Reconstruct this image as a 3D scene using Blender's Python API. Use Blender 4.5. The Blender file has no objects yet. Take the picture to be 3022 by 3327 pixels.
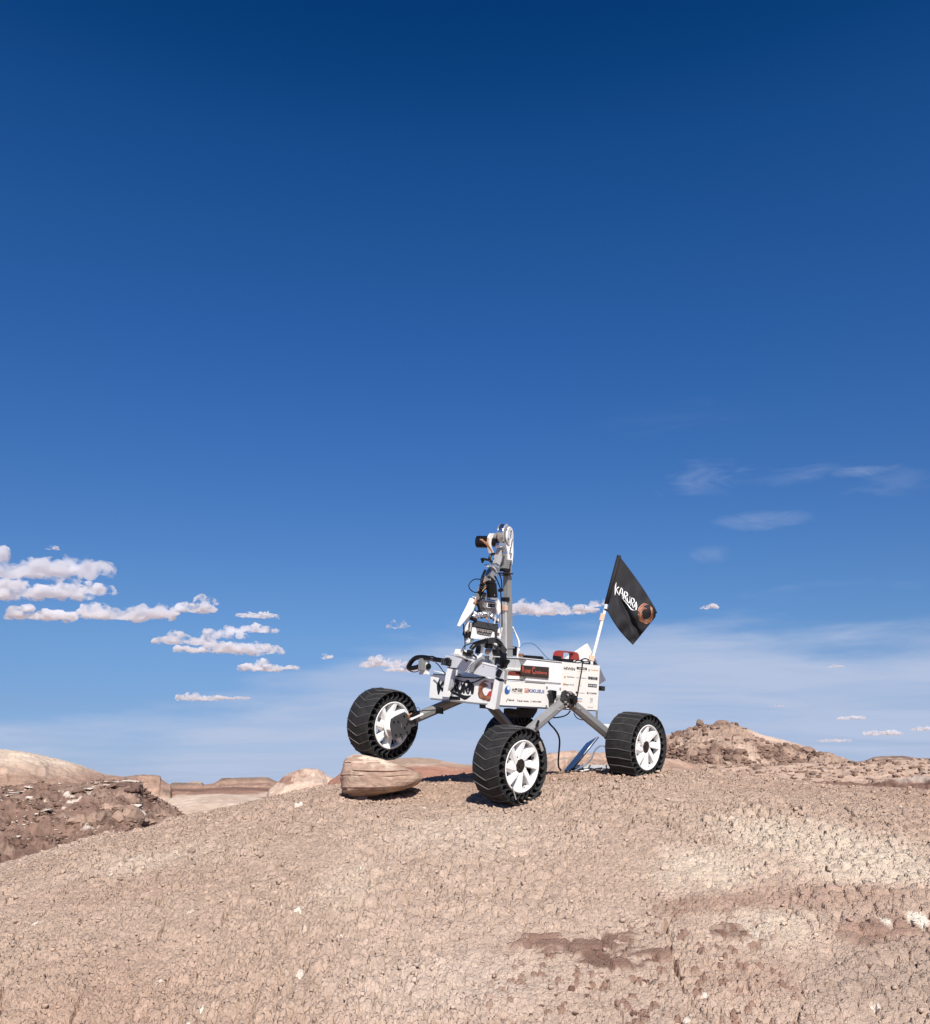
import bpy, bmesh, math, random
import numpy as np
from mathutils import Vector, Matrix, Euler

sc = bpy.context.scene
C = sc.collection
R = math.radians

# ------------------------------------------------------------ camera
F_PX, CX, CY = 3028.0, 1511.0, 1663.5
PITCH = math.atan((2515.0 - CY) / F_PX)
cam_d = bpy.data.cameras.new('camera')
cam = bpy.data.objects.new('camera', cam_d); C.objects.link(cam)
cam.location = (0, 0, 0)
cam.rotation_euler = (math.pi / 2 + PITCH, 0, 0)
cam_d.sensor_fit = 'HORIZONTAL'; cam_d.sensor_width = 36.0
cam_d.lens = 36.0 * F_PX / 3022.0
cam_d.clip_start = 0.05; cam_d.clip_end = 20000
sc.camera = cam

# ------------------------------------------------------------ light
SUN_EL, SUN_AZ = R(39), math.atan2(0.14, -1.0)      # azimuth from +Y towards +X: behind the camera, a little to the right
world = bpy.data.worlds.new('World'); sc.world = world; world.use_nodes = True
wn, wl = world.node_tree.nodes, world.node_tree.links
wn.clear()
w_out = wn.new('ShaderNodeOutputWorld'); w_bg = wn.new('ShaderNodeBackground')
w_bg.inputs['Strength'].default_value = 0.081
sky = wn.new('ShaderNodeTexSky'); sky.sky_type = 'NISHITA'; sky.sun_disc = False
sky.sun_elevation = SUN_EL; sky.sun_rotation = SUN_AZ
sky.altitude = 1400; sky.air_density = 1.0; sky.dust_density = 0.6; sky.ozone_density = 3.0
geo = wn.new('ShaderNodeNewGeometry')
sepw = wn.new('ShaderNodeSeparateXYZ'); 
tcw = wn.new('ShaderNodeTexCoord')
wl.new(tcw.outputs['Generated'], sepw.inputs[0])
# deeper blue with height, as the thin dry air shows it (a function of elevation alone, same all round)
ramp = wn.new('ShaderNodeValToRGB'); cr = ramp.color_ramp
SKY_STOPS = [(0.0, (0.3876, 0.5236, 0.9248)), (0.029, (0.3726, 0.4896, 0.8255)), (0.067, (0.4094, 0.5127, 0.7521)), (0.131, (0.4678, 0.6202, 0.816)), (0.195, (0.4406, 0.6514, 0.8867)), (0.271, (0.3794, 0.6487, 0.9629)), (0.353, (0.3196, 0.6528, 1.0363)), (0.442, (0.2502, 0.6351, 1.0853)), (0.524, (0.1972, 0.6202, 1.0744)), (0.598, (0.1278, 0.559, 1.0214)), (0.652, (0.0585, 0.4597, 0.9085)), (0.7, (0.0299, 0.3917, 0.816)), (1.0, (0.0272, 0.3536, 0.748))]
while len(cr.elements) > 1: cr.elements.remove(cr.elements[-1])
cr.elements[0].position = SKY_STOPS[0][0]; cr.elements[0].color = (*SKY_STOPS[0][1], 1)
for p_, c_ in SKY_STOPS[1:]:
    e_ = cr.elements.new(p_); e_.color = (*c_, 1)
wl.new(sepw.outputs['Z'], ramp.inputs[0])
mulw = wn.new('ShaderNodeMix'); mulw.data_type = 'RGBA'; mulw.blend_type = 'MULTIPLY'; mulw.inputs['Factor'].default_value = 1
wl.new(sky.outputs[0], mulw.inputs['A']); wl.new(ramp.outputs[0], mulw.inputs['B'])
# thin cirrus veil: stretched noise on the sky direction projected to a high layer
projw = wn.new('ShaderNodeVectorMath'); projw.operation = 'DIVIDE'
zc = wn.new('ShaderNodeMath'); zc.operation = 'ADD'; zc.inputs[1].default_value = 0.09
zc2 = wn.new('ShaderNodeMath'); zc2.operation = 'MAXIMUM'; zc2.inputs[1].default_value = 0.02
wl.new(sepw.outputs['Z'], zc.inputs[0]); wl.new(zc.outputs[0], zc2.inputs[0])
comb = wn.new('ShaderNodeCombineXYZ')
for k in range(3): wl.new(zc2.outputs[0], comb.inputs[k])
wl.new(tcw.outputs['Generated'], projw.inputs[0]); wl.new(comb.outputs[0], projw.inputs[1])
mapw = wn.new('ShaderNodeMapping'); mapw.inputs['Scale'].default_value = (0.62, 1.25, 0.0); mapw.inputs['Rotation'].default_value = (0, 0, R(8)); mapw.inputs['Location'].default_value = (3.4, 1.7, 0)
wl.new(projw.outputs[0], mapw.inputs[0])
nzw = wn.new('ShaderNodeTexNoise'); nzw.inputs['Scale'].default_value = 0.75; nzw.inputs['Detail'].default_value = 9; nzw.inputs['Roughness'].default_value = 0.56; nzw.inputs['Distortion'].default_value = 0.7
wl.new(mapw.outputs[0], nzw.inputs['Vector'])
mrw = wn.new('ShaderNodeMapRange'); mrw.inputs['From Min'].default_value = 0.36; mrw.inputs['From Max'].default_value = 0.62
mrw.interpolation_type = 'SMOOTHSTEP'
wl.new(nzw.outputs[0], mrw.inputs['Value'])
# the veil lies low over the horizon and reaches higher to the right
cut = wn.new('ShaderNodeMapRange'); cut.inputs['From Min'].default_value = -0.44; cut.inputs['From Max'].default_value = 0.06
cut.inputs['To Min'].default_value = 0.012; cut.inputs['To Max'].default_value = 0.128; cut.interpolation_type = 'SMOOTHSTEP'
wl.new(sepw.outputs['X'], cut.inputs['Value'])
nze = wn.new('ShaderNodeTexNoise'); nze.inputs['Scale'].default_value = 3.4; nze.inputs['Detail'].default_value = 7; nze.inputs['Roughness'].default_value = 0.55
mpe = wn.new('ShaderNodeMapping'); mpe.inputs['Scale'].default_value = (1, 1, 6.0); mpe.inputs['Location'].default_value = (.4, .2, .1); mpe.inputs['Rotation'].default_value = (0, R(5), 0)
wl.new(tcw.outputs['Generated'], mpe.inputs[0]); wl.new(mpe.outputs[0], nze.inputs['Vector'])
d1 = wn.new('ShaderNodeMath'); d1.operation = 'SUBTRACT'; wl.new(cut.outputs[0], d1.inputs[0]); wl.new(sepw.outputs['Z'], d1.inputs[1])
d2 = wn.new('ShaderNodeMath'); d2.operation = 'MULTIPLY_ADD'; d2.inputs[1].default_value = 0.16; wl.new(nze.outputs[0], d2.inputs[0]); wl.new(d1.outputs[0], d2.inputs[2])
mre = wn.new('ShaderNodeMapRange'); mre.inputs['From Min'].default_value = 0.045; mre.inputs['From Max'].default_value = 0.100
mre.inputs['To Min'].default_value = 0.0; mre.inputs['To Max'].default_value = 1.0; mre.interpolation_type = 'SMOOTHSTEP'
wl.new(d2.outputs[0], mre.inputs['Value'])
mrs = wn.new('ShaderNodeMapRange'); mrs.inputs['To Min'].default_value = 0.62; mrs.inputs['To Max'].default_value = 0.95
wl.new(mrw.outputs[0], mrs.inputs['Value'])
mm = wn.new('ShaderNodeMath'); mm.operation = 'MULTIPLY'
wl.new(mrs.outputs[0], mm.inputs[0]); wl.new(mre.outputs[0], mm.inputs[1])
last_fac = mm.outputs[0]
# a few high wisps
WISPS = [(2310, 1570, 130, 55, .30), (2560, 1545, 230, 26, .16), (2780, 1532, 100, 18, .36), (2900, 1575, 110, 45, .14), (2470, 1690, 120, 26, .26), (2330, 1795, 60, 26, .18), (1750, 2170, 500, 16, .10), (2250, 1350, 260, 60, .03)]
def sky_dir(px, py):
    u = (px - CX) / F_PX; v = (CY - py) / F_PX
    return Vector((u, math.cos(PITCH) - v * math.sin(PITCH), math.sin(PITCH) + v * math.cos(PITCH))).normalized()
nzq = wn.new('ShaderNodeTexNoise'); nzq.inputs['Scale'].default_value = 14; nzq.inputs['Detail'].default_value = 8; nzq.inputs['Roughness'].default_value = 0.6; nzq.inputs['Distortion'].default_value = 0.8
mpq = wn.new('ShaderNodeMapping'); mpq.inputs['Scale'].default_value = (1, 1, 3.6); wl.new(tcw.outputs['Generated'], mpq.inputs[0]); wl.new(mpq.outputs[0], nzq.inputs['Vector'])
for wx_, wy_, ww_, wh_, wa_ in WISPS:
    dd = sky_dir(wx_, wy_); side = Vector((dd.y, -dd.x, 0)).normalized(); upv = side.cross(dd)
    acc = []
    for ax_, sz_ in ((side, ww_ / F_PX), (upv, wh_ / F_PX)):
        vs = wn.new('ShaderNodeVectorMath'); vs.operation = 'SUBTRACT'; vs.inputs[1].default_value = dd; wl.new(tcw.outputs['Generated'], vs.inputs[0])
        dp = wn.new('ShaderNodeVectorMath'); dp.operation = 'DOT_PRODUCT'; dp.inputs[1].default_value = ax_ / sz_; wl.new(vs.outputs[0], dp.inputs[0])
        sq = wn.new('ShaderNodeMath'); sq.operation = 'MULTIPLY'; wl.new(dp.outputs['Value'], sq.inputs[0]); wl.new(dp.outputs['Value'], sq.inputs[1]); acc.append(sq)
    sm_ = wn.new('ShaderNodeMath'); sm_.operation = 'ADD'; wl.new(acc[0].outputs[0], sm_.inputs[0]); wl.new(acc[1].outputs[0], sm_.inputs[1])
    ns = wn.new('ShaderNodeMath'); ns.operation = 'MULTIPLY_ADD'; ns.inputs[1].default_value = 7.0; wl.new(nzq.outputs[0], ns.inputs[0]); 
    of = wn.new('ShaderNodeMath'); of.operation = 'ADD'; of.inputs[1].default_value = -3.5; wl.new(sm_.outputs[0], of.inputs[0]); wl.new(of.outputs[0], ns.inputs[2])
    mr_ = wn.new('ShaderNodeMapRange'); mr_.interpolation_type = 'SMOOTHSTEP'; mr_.inputs['From Min'].default_value = 1.6; mr_.inputs['From Max'].default_value = -1.6; mr_.inputs['To Max'].default_value = wa_
    wl.new(ns.outputs[0], mr_.inputs['Value'])
    ad_ = wn.new('ShaderNodeMath'); ad_.operation = 'MAXIMUM'; wl.new(last_fac, ad_.inputs[0]); wl.new(mr_.outputs[0], ad_.inputs[1]); last_fac = ad_.outputs[0]
mixw = wn.new('ShaderNodeMix'); mixw.data_type = 'RGBA'
mixw.inputs['B'].default_value = (4.75, 5.6, 7.5, 1)
wl.new(last_fac, mixw.inputs['Factor']); wl.new(mulw.outputs['Result'], mixw.inputs['A'])
WORLD_LAST = mixw.outputs['Result']
wl.new(WORLD_LAST, w_bg.inputs['Color']); wl.new(w_bg.outputs[0], w_out.inputs['Surface'])

sun_d = bpy.data.lights.new('sun', 'SUN'); sun = bpy.data.objects.new('sun', sun_d); C.objects.link(sun)
sun_d.energy = 5.0; sun_d.angle = R(0.53); sun_d.color = (1.0, 0.95, 0.88)
SUN_DIR = Vector((math.cos(SUN_EL) * math.sin(SUN_AZ), math.cos(SUN_EL) * math.cos(SUN_AZ), math.sin(SUN_EL)))
sun.rotation_euler = SUN_DIR.to_track_quat('Z', 'Y').to_euler()
sun.location = SUN_DIR * 30
sc.view_settings.view_transform = 'Standard'; sc.view_settings.look = 'None'
sc.view_settings.exposure = 0.30; sc.view_settings.gamma = 1.0; sc.view_settings.use_curve_mapping = False
sc.render.engine = 'CYCLES'
sc.cycles.use_denoising = True
try: sc.cycles.denoiser = 'OPENIMAGEDENOISE'
except Exception: pass
sc.cycles.use_adaptive_sampling = True; sc.cycles.adaptive_threshold = 0.015
sc.cycles.max_bounces = 24; sc.cycles.diffuse_bounces = 3; sc.cycles.glossy_bounces = 3
sc.cycles.transmission_bounces = 6; sc.cycles.volume_bounces = 20; sc.cycles.transparent_max_bounces = 8
sc.cycles.caustics_reflective = False; sc.cycles.caustics_refractive = False

# ------------------------------------------------------------ helpers
def meta(o, label=None, cat=None, group=None, kind=None):
    if label: o['label'] = label
    if cat: o['category'] = cat
    if group: o['group'] = group
    if kind: o['kind'] = kind
    return o
def smooth(me, on=True):
    me.polygons.foreach_set('use_smooth', [on] * len(me.polygons))
def mesh_obj(name, me, mat=None, parent=None):
    o = bpy.data.objects.new(name, me); C.objects.link(o)
    if mat and not me.materials: me.materials.append(mat)
    if parent: o.parent = parent
    return o
def obj(name, bm, mat=None, parent=None, sm=False):
    me = bpy.data.meshes.new(name); bm.normal_update(); bm.to_mesh(me); bm.free()
    if sm: smooth(me)
    return mesh_obj(name, me, mat, parent)
def empty(name, loc=(0, 0, 0), parent=None):
    o = bpy.data.objects.new(name, None); C.objects.link(o); o.location = loc
    o.empty_display_size = 0.05
    if parent: o.parent = parent
    return o
def grid_mesh(name, P, attrs=None, sm=True):
    """P: (n, m, 3) array -> mesh of quads"""
    n, m = P.shape[:2]
    idx = np.arange(n * m, dtype=np.int32).reshape(n, m)
    q = np.stack([idx[:-1, :-1], idx[:-1, 1:], idx[1:, 1:], idx[1:, :-1]], -1).reshape(-1, 4)
    me = bpy.data.meshes.new(name)
    me.vertices.add(n * m); me.vertices.foreach_set('co', P.astype(np.float32).ravel())
    me.loops.add(q.size); me.loops.foreach_set('vertex_index', q.ravel())
    me.polygons.add(len(q)); me.polygons.foreach_set('loop_start', np.arange(0, q.size, 4, dtype=np.int32))
    me.update(calc_edges=True)
    if sm: me.polygons.foreach_set('use_smooth', np.ones(len(q), dtype=bool))
    for k, v in (attrs or {}).items():
        if v.ndim == 3:
            a = me.color_attributes.new(k, 'FLOAT_COLOR', 'POINT')
            vv = np.ones((n * m, 4), np.float32); vv[:, :3] = v.reshape(-1, 3); a.data.foreach_set('color', vv.ravel())
        else:
            a = me.attributes.new(k, 'FLOAT', 'POINT'); a.data.foreach_set('value', v.astype(np.float32).ravel())
    return me

# --- noise in numpy
def _h(ix, iy, iz=0, s=0):
    n = (ix.astype(np.int64) * 374761393 + iy.astype(np.int64) * 668265263 + np.int64(iz) * 2147483647 * 0 + np.asarray(iz).astype(np.int64) * 1274126177 + s * 974634777) & 0xFFFFFFFF
    n = ((n ^ (n >> 13)) * 1274126177) & 0xFFFFFFFF
    n = ((n ^ (n >> 16)) * 2246822519) & 0xFFFFFFFF
    n = n ^ (n >> 15)
    return (n & 0xFFFFFF).astype(np.float64) / 16777215.0
def vnoise(x, y, s=0):
    x0 = np.floor(x); y0 = np.floor(y); fx = x - x0; fy = y - y0
    fx = fx * fx * fx * (fx * (fx * 6 - 15) + 10); fy = fy * fy * fy * (fy * (fy * 6 - 15) + 10)
    a = _h(x0, y0, 0, s); b = _h(x0 + 1, y0, 0, s); c = _h(x0, y0 + 1, 0, s); d = _h(x0 + 1, y0 + 1, 0, s)
    return (a + (b - a) * fx + (c - a) * fy + (a - b - c + d) * fx * fy) * 2 - 1
def fbm(x, y, octv=4, s=0, gain=0.5):
    r = np.zeros_like(x); a = 1.0; t = 0
    for k in range(octv):
        r += a * vnoise(x + 17.3 * k, y - 9.1 * k, s + k); t += a; a *= gain; x = x * 2.03; y = y * 2.03
    return r / t
def vnoise3(x, y, z, s=0):
    z0 = np.floor(z); fz = z - z0; fz = fz * fz * (3 - 2 * fz)
    def lay(zz):
        x0 = np.floor(x); y0 = np.floor(y); fx = x - x0; fy = y - y0
        fx = fx * fx * (3 - 2 * fx); fy = fy * fy * (3 - 2 * fy)
        a = _h(x0, y0, zz, s); b = _h(x0 + 1, y0, zz, s); c = _h(x0, y0 + 1, zz, s); d = _h(x0 + 1, y0 + 1, zz, s)
        return a + (b - a) * fx + (c - a) * fy + (a - b - c + d) * fx * fy
    return (lay(z0) * (1 - fz) + lay(z0 + 1) * fz) * 2 - 1
def fbm3(x, y, z, octv=4, s=0, gain=0.5):
    r = np.zeros_like(x); a = 1.0; t = 0
    for k in range(octv):
        r += a * vnoise3(x, y, z, s + k); t += a; a *= gain; x = x * 2.03 + 5; y = y * 2.03 + 3; z = z * 2.03 + 7
    return r / t
def worley(x, y, s=0, full_=False):
    """returns F1, F2, random value of the nearest cell (and the offset from its seed, a second random value)"""
    ox = np.zeros(x.shape); oy = np.zeros(x.shape); c2_ = np.zeros(x.shape)
    x0 = np.floor(x); y0 = np.floor(y)
    f1 = np.full(x.shape, 9.0); f2 = np.full(x.shape, 9.0); cid = np.zeros(x.shape)
    for i in (-1, 0, 1):
        for j in (-1, 0, 1):
            cx = x0 + i; cy = y0 + j
            px = cx + 0.1 + 0.8 * _h(cx, cy, 1, s); py = cy + 0.1 + 0.8 * _h(cx, cy, 2, s)
            d = np.hypot(px - x, py - y)
            nearer = d < f1
            f2 = np.where(nearer, f1, np.minimum(f2, d))
            cid = np.where(nearer, _h(cx, cy, 3, s), cid)
            if full_: ox = np.where(nearer, x - px, ox); oy = np.where(nearer, y - py, oy); c2_ = np.where(nearer, _h(cx, cy, 4, s), c2_)
            f1 = np.where(nearer, d, f1)
    return (f1, f2, cid, ox, oy, c2_) if full_ else (f1, f2, cid)
def sstep(a, b, x):
    t = np.clip((x - a) / (b - a), 0, 1); return t * t * (3 - 2 * t)
def az_el(px, py):
    """azimuth (tangent to +Y) and elevation tangent of a point of the photograph, for laying out distant terrain"""
    u = (px - CX) / F_PX; v = (CY - py) / F_PX
    cp, sp = math.cos(PITCH), math.sin(PITCH)
    x, y, z = u, cp - v * sp, sp + v * cp
    return math.atan2(x, y), z / math.hypot(x, y)

# --- materials
def new_mat(name):
    m = bpy.data.materials.new(name); m.use_nodes = True
    return m, m.node_tree.nodes, m.node_tree.links, m.node_tree.nodes['Principled BSDF']
_simple = {}
def mat(name, col, rough=0.5, metal=0.0, var=0.06, scale=40.0, bump=0.0, bscale=200.0, alpha=None, trans=0.0, spec=0.5, dirt=0.0, dirt_col=(0.30, 0.20, 0.15)):
    if name in _simple: return _simple[name]
    m, n, l, b = new_mat(name)
    b.inputs['Base Color'].default_value = (*col, 1); b.inputs['Roughness'].default_value = rough
    b.inputs['Metallic'].default_value = metal; b.inputs['Specular IOR Level'].default_value = spec
    tc = n.new('ShaderNodeTexCoord'); nz = n.new('ShaderNodeTexNoise'); nz.inputs['Scale'].default_value = scale; nz.inputs['Detail'].default_value = 5
    l.new(tc.outputs['Object'], nz.inputs['Vector'])
    hs = n.new('ShaderNodeMapRange'); hs.inputs['To Min'].default_value = 1 - var; hs.inputs['To Max'].default_value = 1 + var
    l.new(nz.outputs[0], hs.inputs['Value'])
    mx = n.new('ShaderNodeMix'); mx.data_type = 'RGBA'; mx.blend_type = 'MULTIPLY'; mx.inputs['Factor'].default_value = 1
    mx.inputs['A'].default_value = (*col, 1); l.new(hs.outputs[0], mx.inputs['B'])
    last = mx.outputs['Result']
    if dirt > 0:
        n2 = n.new('ShaderNodeTexNoise'); n2.inputs['Scale'].default_value = scale * 0.35; n2.inputs['Detail'].default_value = 8; n2.inputs['Roughness'].default_value = 0.7
        l.new(tc.outputs['Object'], n2.inputs['Vector'])
        r2 = n.new('ShaderNodeMapRange'); r2.inputs['From Min'].default_value = 0.45; r2.inputs['From Max'].default_value = 0.75; r2.inputs['To Max'].default_value = dirt
        l.new(n2.outputs[0], r2.inputs['Value'])
        m2 = n.new('ShaderNodeMix'); m2.data_type = 'RGBA'; m2.inputs['B'].default_value = (*dirt_col, 1)
        l.new(r2.outputs[0], m2.inputs['Factor']); l.new(last, m2.inputs['A']); last = m2.outputs['Result']
    l.new(last, b.inputs['Base Color'])
    rr = n.new('ShaderNodeMapRange'); rr.inputs['To Min'].default_value = max(0, rough - 0.08); rr.inputs['To Max'].default_value = min(1, rough + 0.08)
    l.new(nz.outputs[0], rr.inputs['Value']); l.new(rr.outputs[0], b.inputs['Roughness'])
    if bump > 0:
        nb = n.new('ShaderNodeTexNoise'); nb.inputs['Scale'].default_value = bscale; nb.inputs['Detail'].default_value = 4
        l.new(tc.outputs['Object'], nb.inputs['Vector'])
        bp = n.new('ShaderNodeBump'); bp.inputs['Strength'].default_value = bump; bp.inputs['Distance'].default_value = 0.002
        l.new(nb.outputs[0], bp.inputs['Height']); l.new(bp.outputs[0], b.inputs['Normal'])
    if alpha is not None: b.inputs['Alpha'].default_value = alpha
    if trans: b.inputs['Transmission Weight'].default_value = trans
    _simple[name] = m
    return m
# ------------------------------------------------------------ earth material (colour comes with the terrain as attribute 'tint')
def earth(name, scale=1.0, bump=0.5, fine=90.0, rough=0.95, contrast=0.22, dist=0.004, cells=0.0):
    m, n, l, b = new_mat(name)
    b.inputs['Roughness'].default_value = rough; b.inputs['Specular IOR Level'].default_value = 0.0
    at = n.new('ShaderNodeAttribute'); at.attribute_name = 'tint'
    ge = n.new('ShaderNodeNewGeometry')
    n1 = n.new('ShaderNodeTexNoise'); n1.inputs['Scale'].default_value = fine * scale; n1.inputs['Detail'].default_value = 7; n1.inputs['Roughness'].default_value = 0.62
    n2 = n.new('ShaderNodeTexNoise'); n2.inputs['Scale'].default_value = fine * scale * 0.11; n2.inputs['Detail'].default_value = 6
    l.new(ge.outputs['Position'], n1.inputs['Vector']); l.new(ge.outputs['Position'], n2.inputs['Vector'])
    mr = n.new('ShaderNodeMapRange'); mr.inputs['From Min'].default_value = 0.25; mr.inputs['From Max'].default_value = 0.75
    mr.inputs['To Min'].default_value = 1 - contrast; mr.inputs['To Max'].default_value = 1 + contrast
    l.new(n1.outputs[0], mr.inputs['Value'])
    mr2 = n.new('ShaderNodeMapRange'); mr2.inputs['From Min'].default_value = 0.3; mr2.inputs['From Max'].default_value = 0.7
    mr2.inputs['To Min'].default_value = 0.9; mr2.inputs['To Max'].default_value = 1.1
    l.new(n2.outputs[0], mr2.inputs['Value'])
    k = n.new('ShaderNodeMath'); k.operation = 'MULTIPLY'; l.new(mr.outputs[0], k.inputs[0]); l.new(mr2.outputs[0], k.inputs[1])
    mx = n.new('ShaderNodeMix'); mx.data_type = 'RGBA'; mx.blend_type = 'MULTIPLY'; mx.inputs['Factor'].default_value = 1
    l.new(at.outputs['Color'], mx.inputs['A']); l.new(k.outputs[0], mx.inputs['B']); l.new(mx.outputs['Result'], b.inputs['Base Color'])
    h = n1.outputs[0]
    if cells > 0:
        vo = n.new('ShaderNodeTexVoronoi'); vo.feature = 'DISTANCE_TO_EDGE'; vo.inputs['Scale'].default_value = cells
        l.new(ge.outputs['Position'], vo.inputs['Vector'])
        vr = n.new('ShaderNodeMapRange'); vr.inputs['From Max'].default_value = 0.25; l.new(vo.outputs['Distance'], vr.inputs['Value'])
        ad = n.new('ShaderNodeMath'); ad.operation = 'MULTIPLY_ADD'; ad.inputs[1].default_value = 0.8
        l.new(vr.outputs[0], ad.inputs[0]); l.new(n1.outputs[0], ad.inputs[2]); h = ad.outputs[0]
    bp = n.new('ShaderNodeBump'); bp.inputs['Strength'].default_value = bump; bp.inputs['Distance'].default_value = dist
    l.new(h, bp.inputs['Height']); l.new(bp.outputs[0], b.inputs['Normal'])
    return m

# ------------------------------------------------------------ the clay mound and the plain round it
SIL = [(-700, 2900), (-350, 2860), (0, 2815), (210, 2752), (459, 2706), (612, 2656), (700, 2641), (846, 2605), (1010, 2569), (1108, 2556), (1375, 2538), (1528, 2523), (1700, 2516), (2000, 2507), (2240, 2510), (2363, 2523), (2558, 2540), (2698, 2557), (3022, 2576), (3400, 2610), (3800, 2680)]
_sa = np.array([az_el(*p) for p in SIL])
SIL_A, SIL_E = _sa[:, 0], _sa[:, 1]
RS = 4.85
PLAIN = -4.0
def smooth_interp(x, xp, fp):
    d = 0.012
    return (np.interp(x - d, xp, fp) + np.interp(x - d * .5, xp, fp) + np.interp(x, xp, fp) + np.interp(x + d * .5, xp, fp) + np.interp(x + d, xp, fp)) / 5
def mound(x, y):
    r = np.hypot(x, y); th = np.arctan2(x, y)
    e = smooth_interp(th, SIL_A, SIL_E)
    back = sstep(0.75, 1.6, np.abs(th)); e = e * (1 - back) - 0.10 * back
    t = RS - r
    near = 0.095 * t * t
    far_lin = 0.095 * 2.5 * 2.5 + 0.095 * 5.0 * (t - 2.5)
    g = np.where(t > 0, np.where(t > 2.5, far_lin, near), 0.14 * t * t)
    z = r * e - g
    z = z + 0.026 * fbm(x * 0.9, y * 0.9, 3, 11) * sstep(0.3, 1.0, r) * (1 - sstep(3.4, 4.4, r) * 0.75) + 0.009 * fbm(x * 4, y * 4, 3, 21)
    pl = PLAIN - 0.0125 * np.maximum(r - 60, 0) + 0.5 * fbm(x * 0.02, y * 0.02, 3, 31) * sstep(20, 80, r) + 0.1 * fbm(x * .3, y * .3, 3, 33)
    k = 0.35
    return np.maximum(z, pl) + np.where(np.abs(z - pl) < k, (k - np.abs(z - pl)) ** 2 / (4 * k), 0)
def ground_hit(px, py):
    az, el = az_el(px, py); rr = np.linspace(1.0, 5.5, 1500)
    zz = mound(rr * math.sin(az), rr * math.cos(az)); below = np.nonzero(zz >= rr * el)[0]
    r_ = rr[below[0]] if len(below) else RS
    return r_ * math.sin(az), r_ * math.cos(az), float(r_ * el)
def ground_z(x, y):
    return float(mound(np.array([float(x)]), np.array([float(y)]))[0])

def blob(x, y, cx, cy, ax, ay, ang=0.0, warp=0.35, s=0, soft=0.35):
    """stain mask: a warped ellipse on the ground"""
    c_, s_ = math.cos(ang), math.sin(ang); soft = .6 if s < 900 and s != 114 and s != 115 and s != 77 else soft; warp = warp * 1.5 if s < 114 else warp
    u = ((x - cx) * c_ + (y - cy) * s_) / ax; v = (-(x - cx) * s_ + (y - cy) * c_) / ay
    d = np.hypot(u, v) + warp * fbm(x * 3.1, y * 3.1, 5, s, 0.6)
    return 1 - sstep(1 - soft, 1 + soft, d)
def lerp3(col, new, m):
    return col * (1 - m[..., None]) + np.array(new) * m[..., None]

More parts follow.
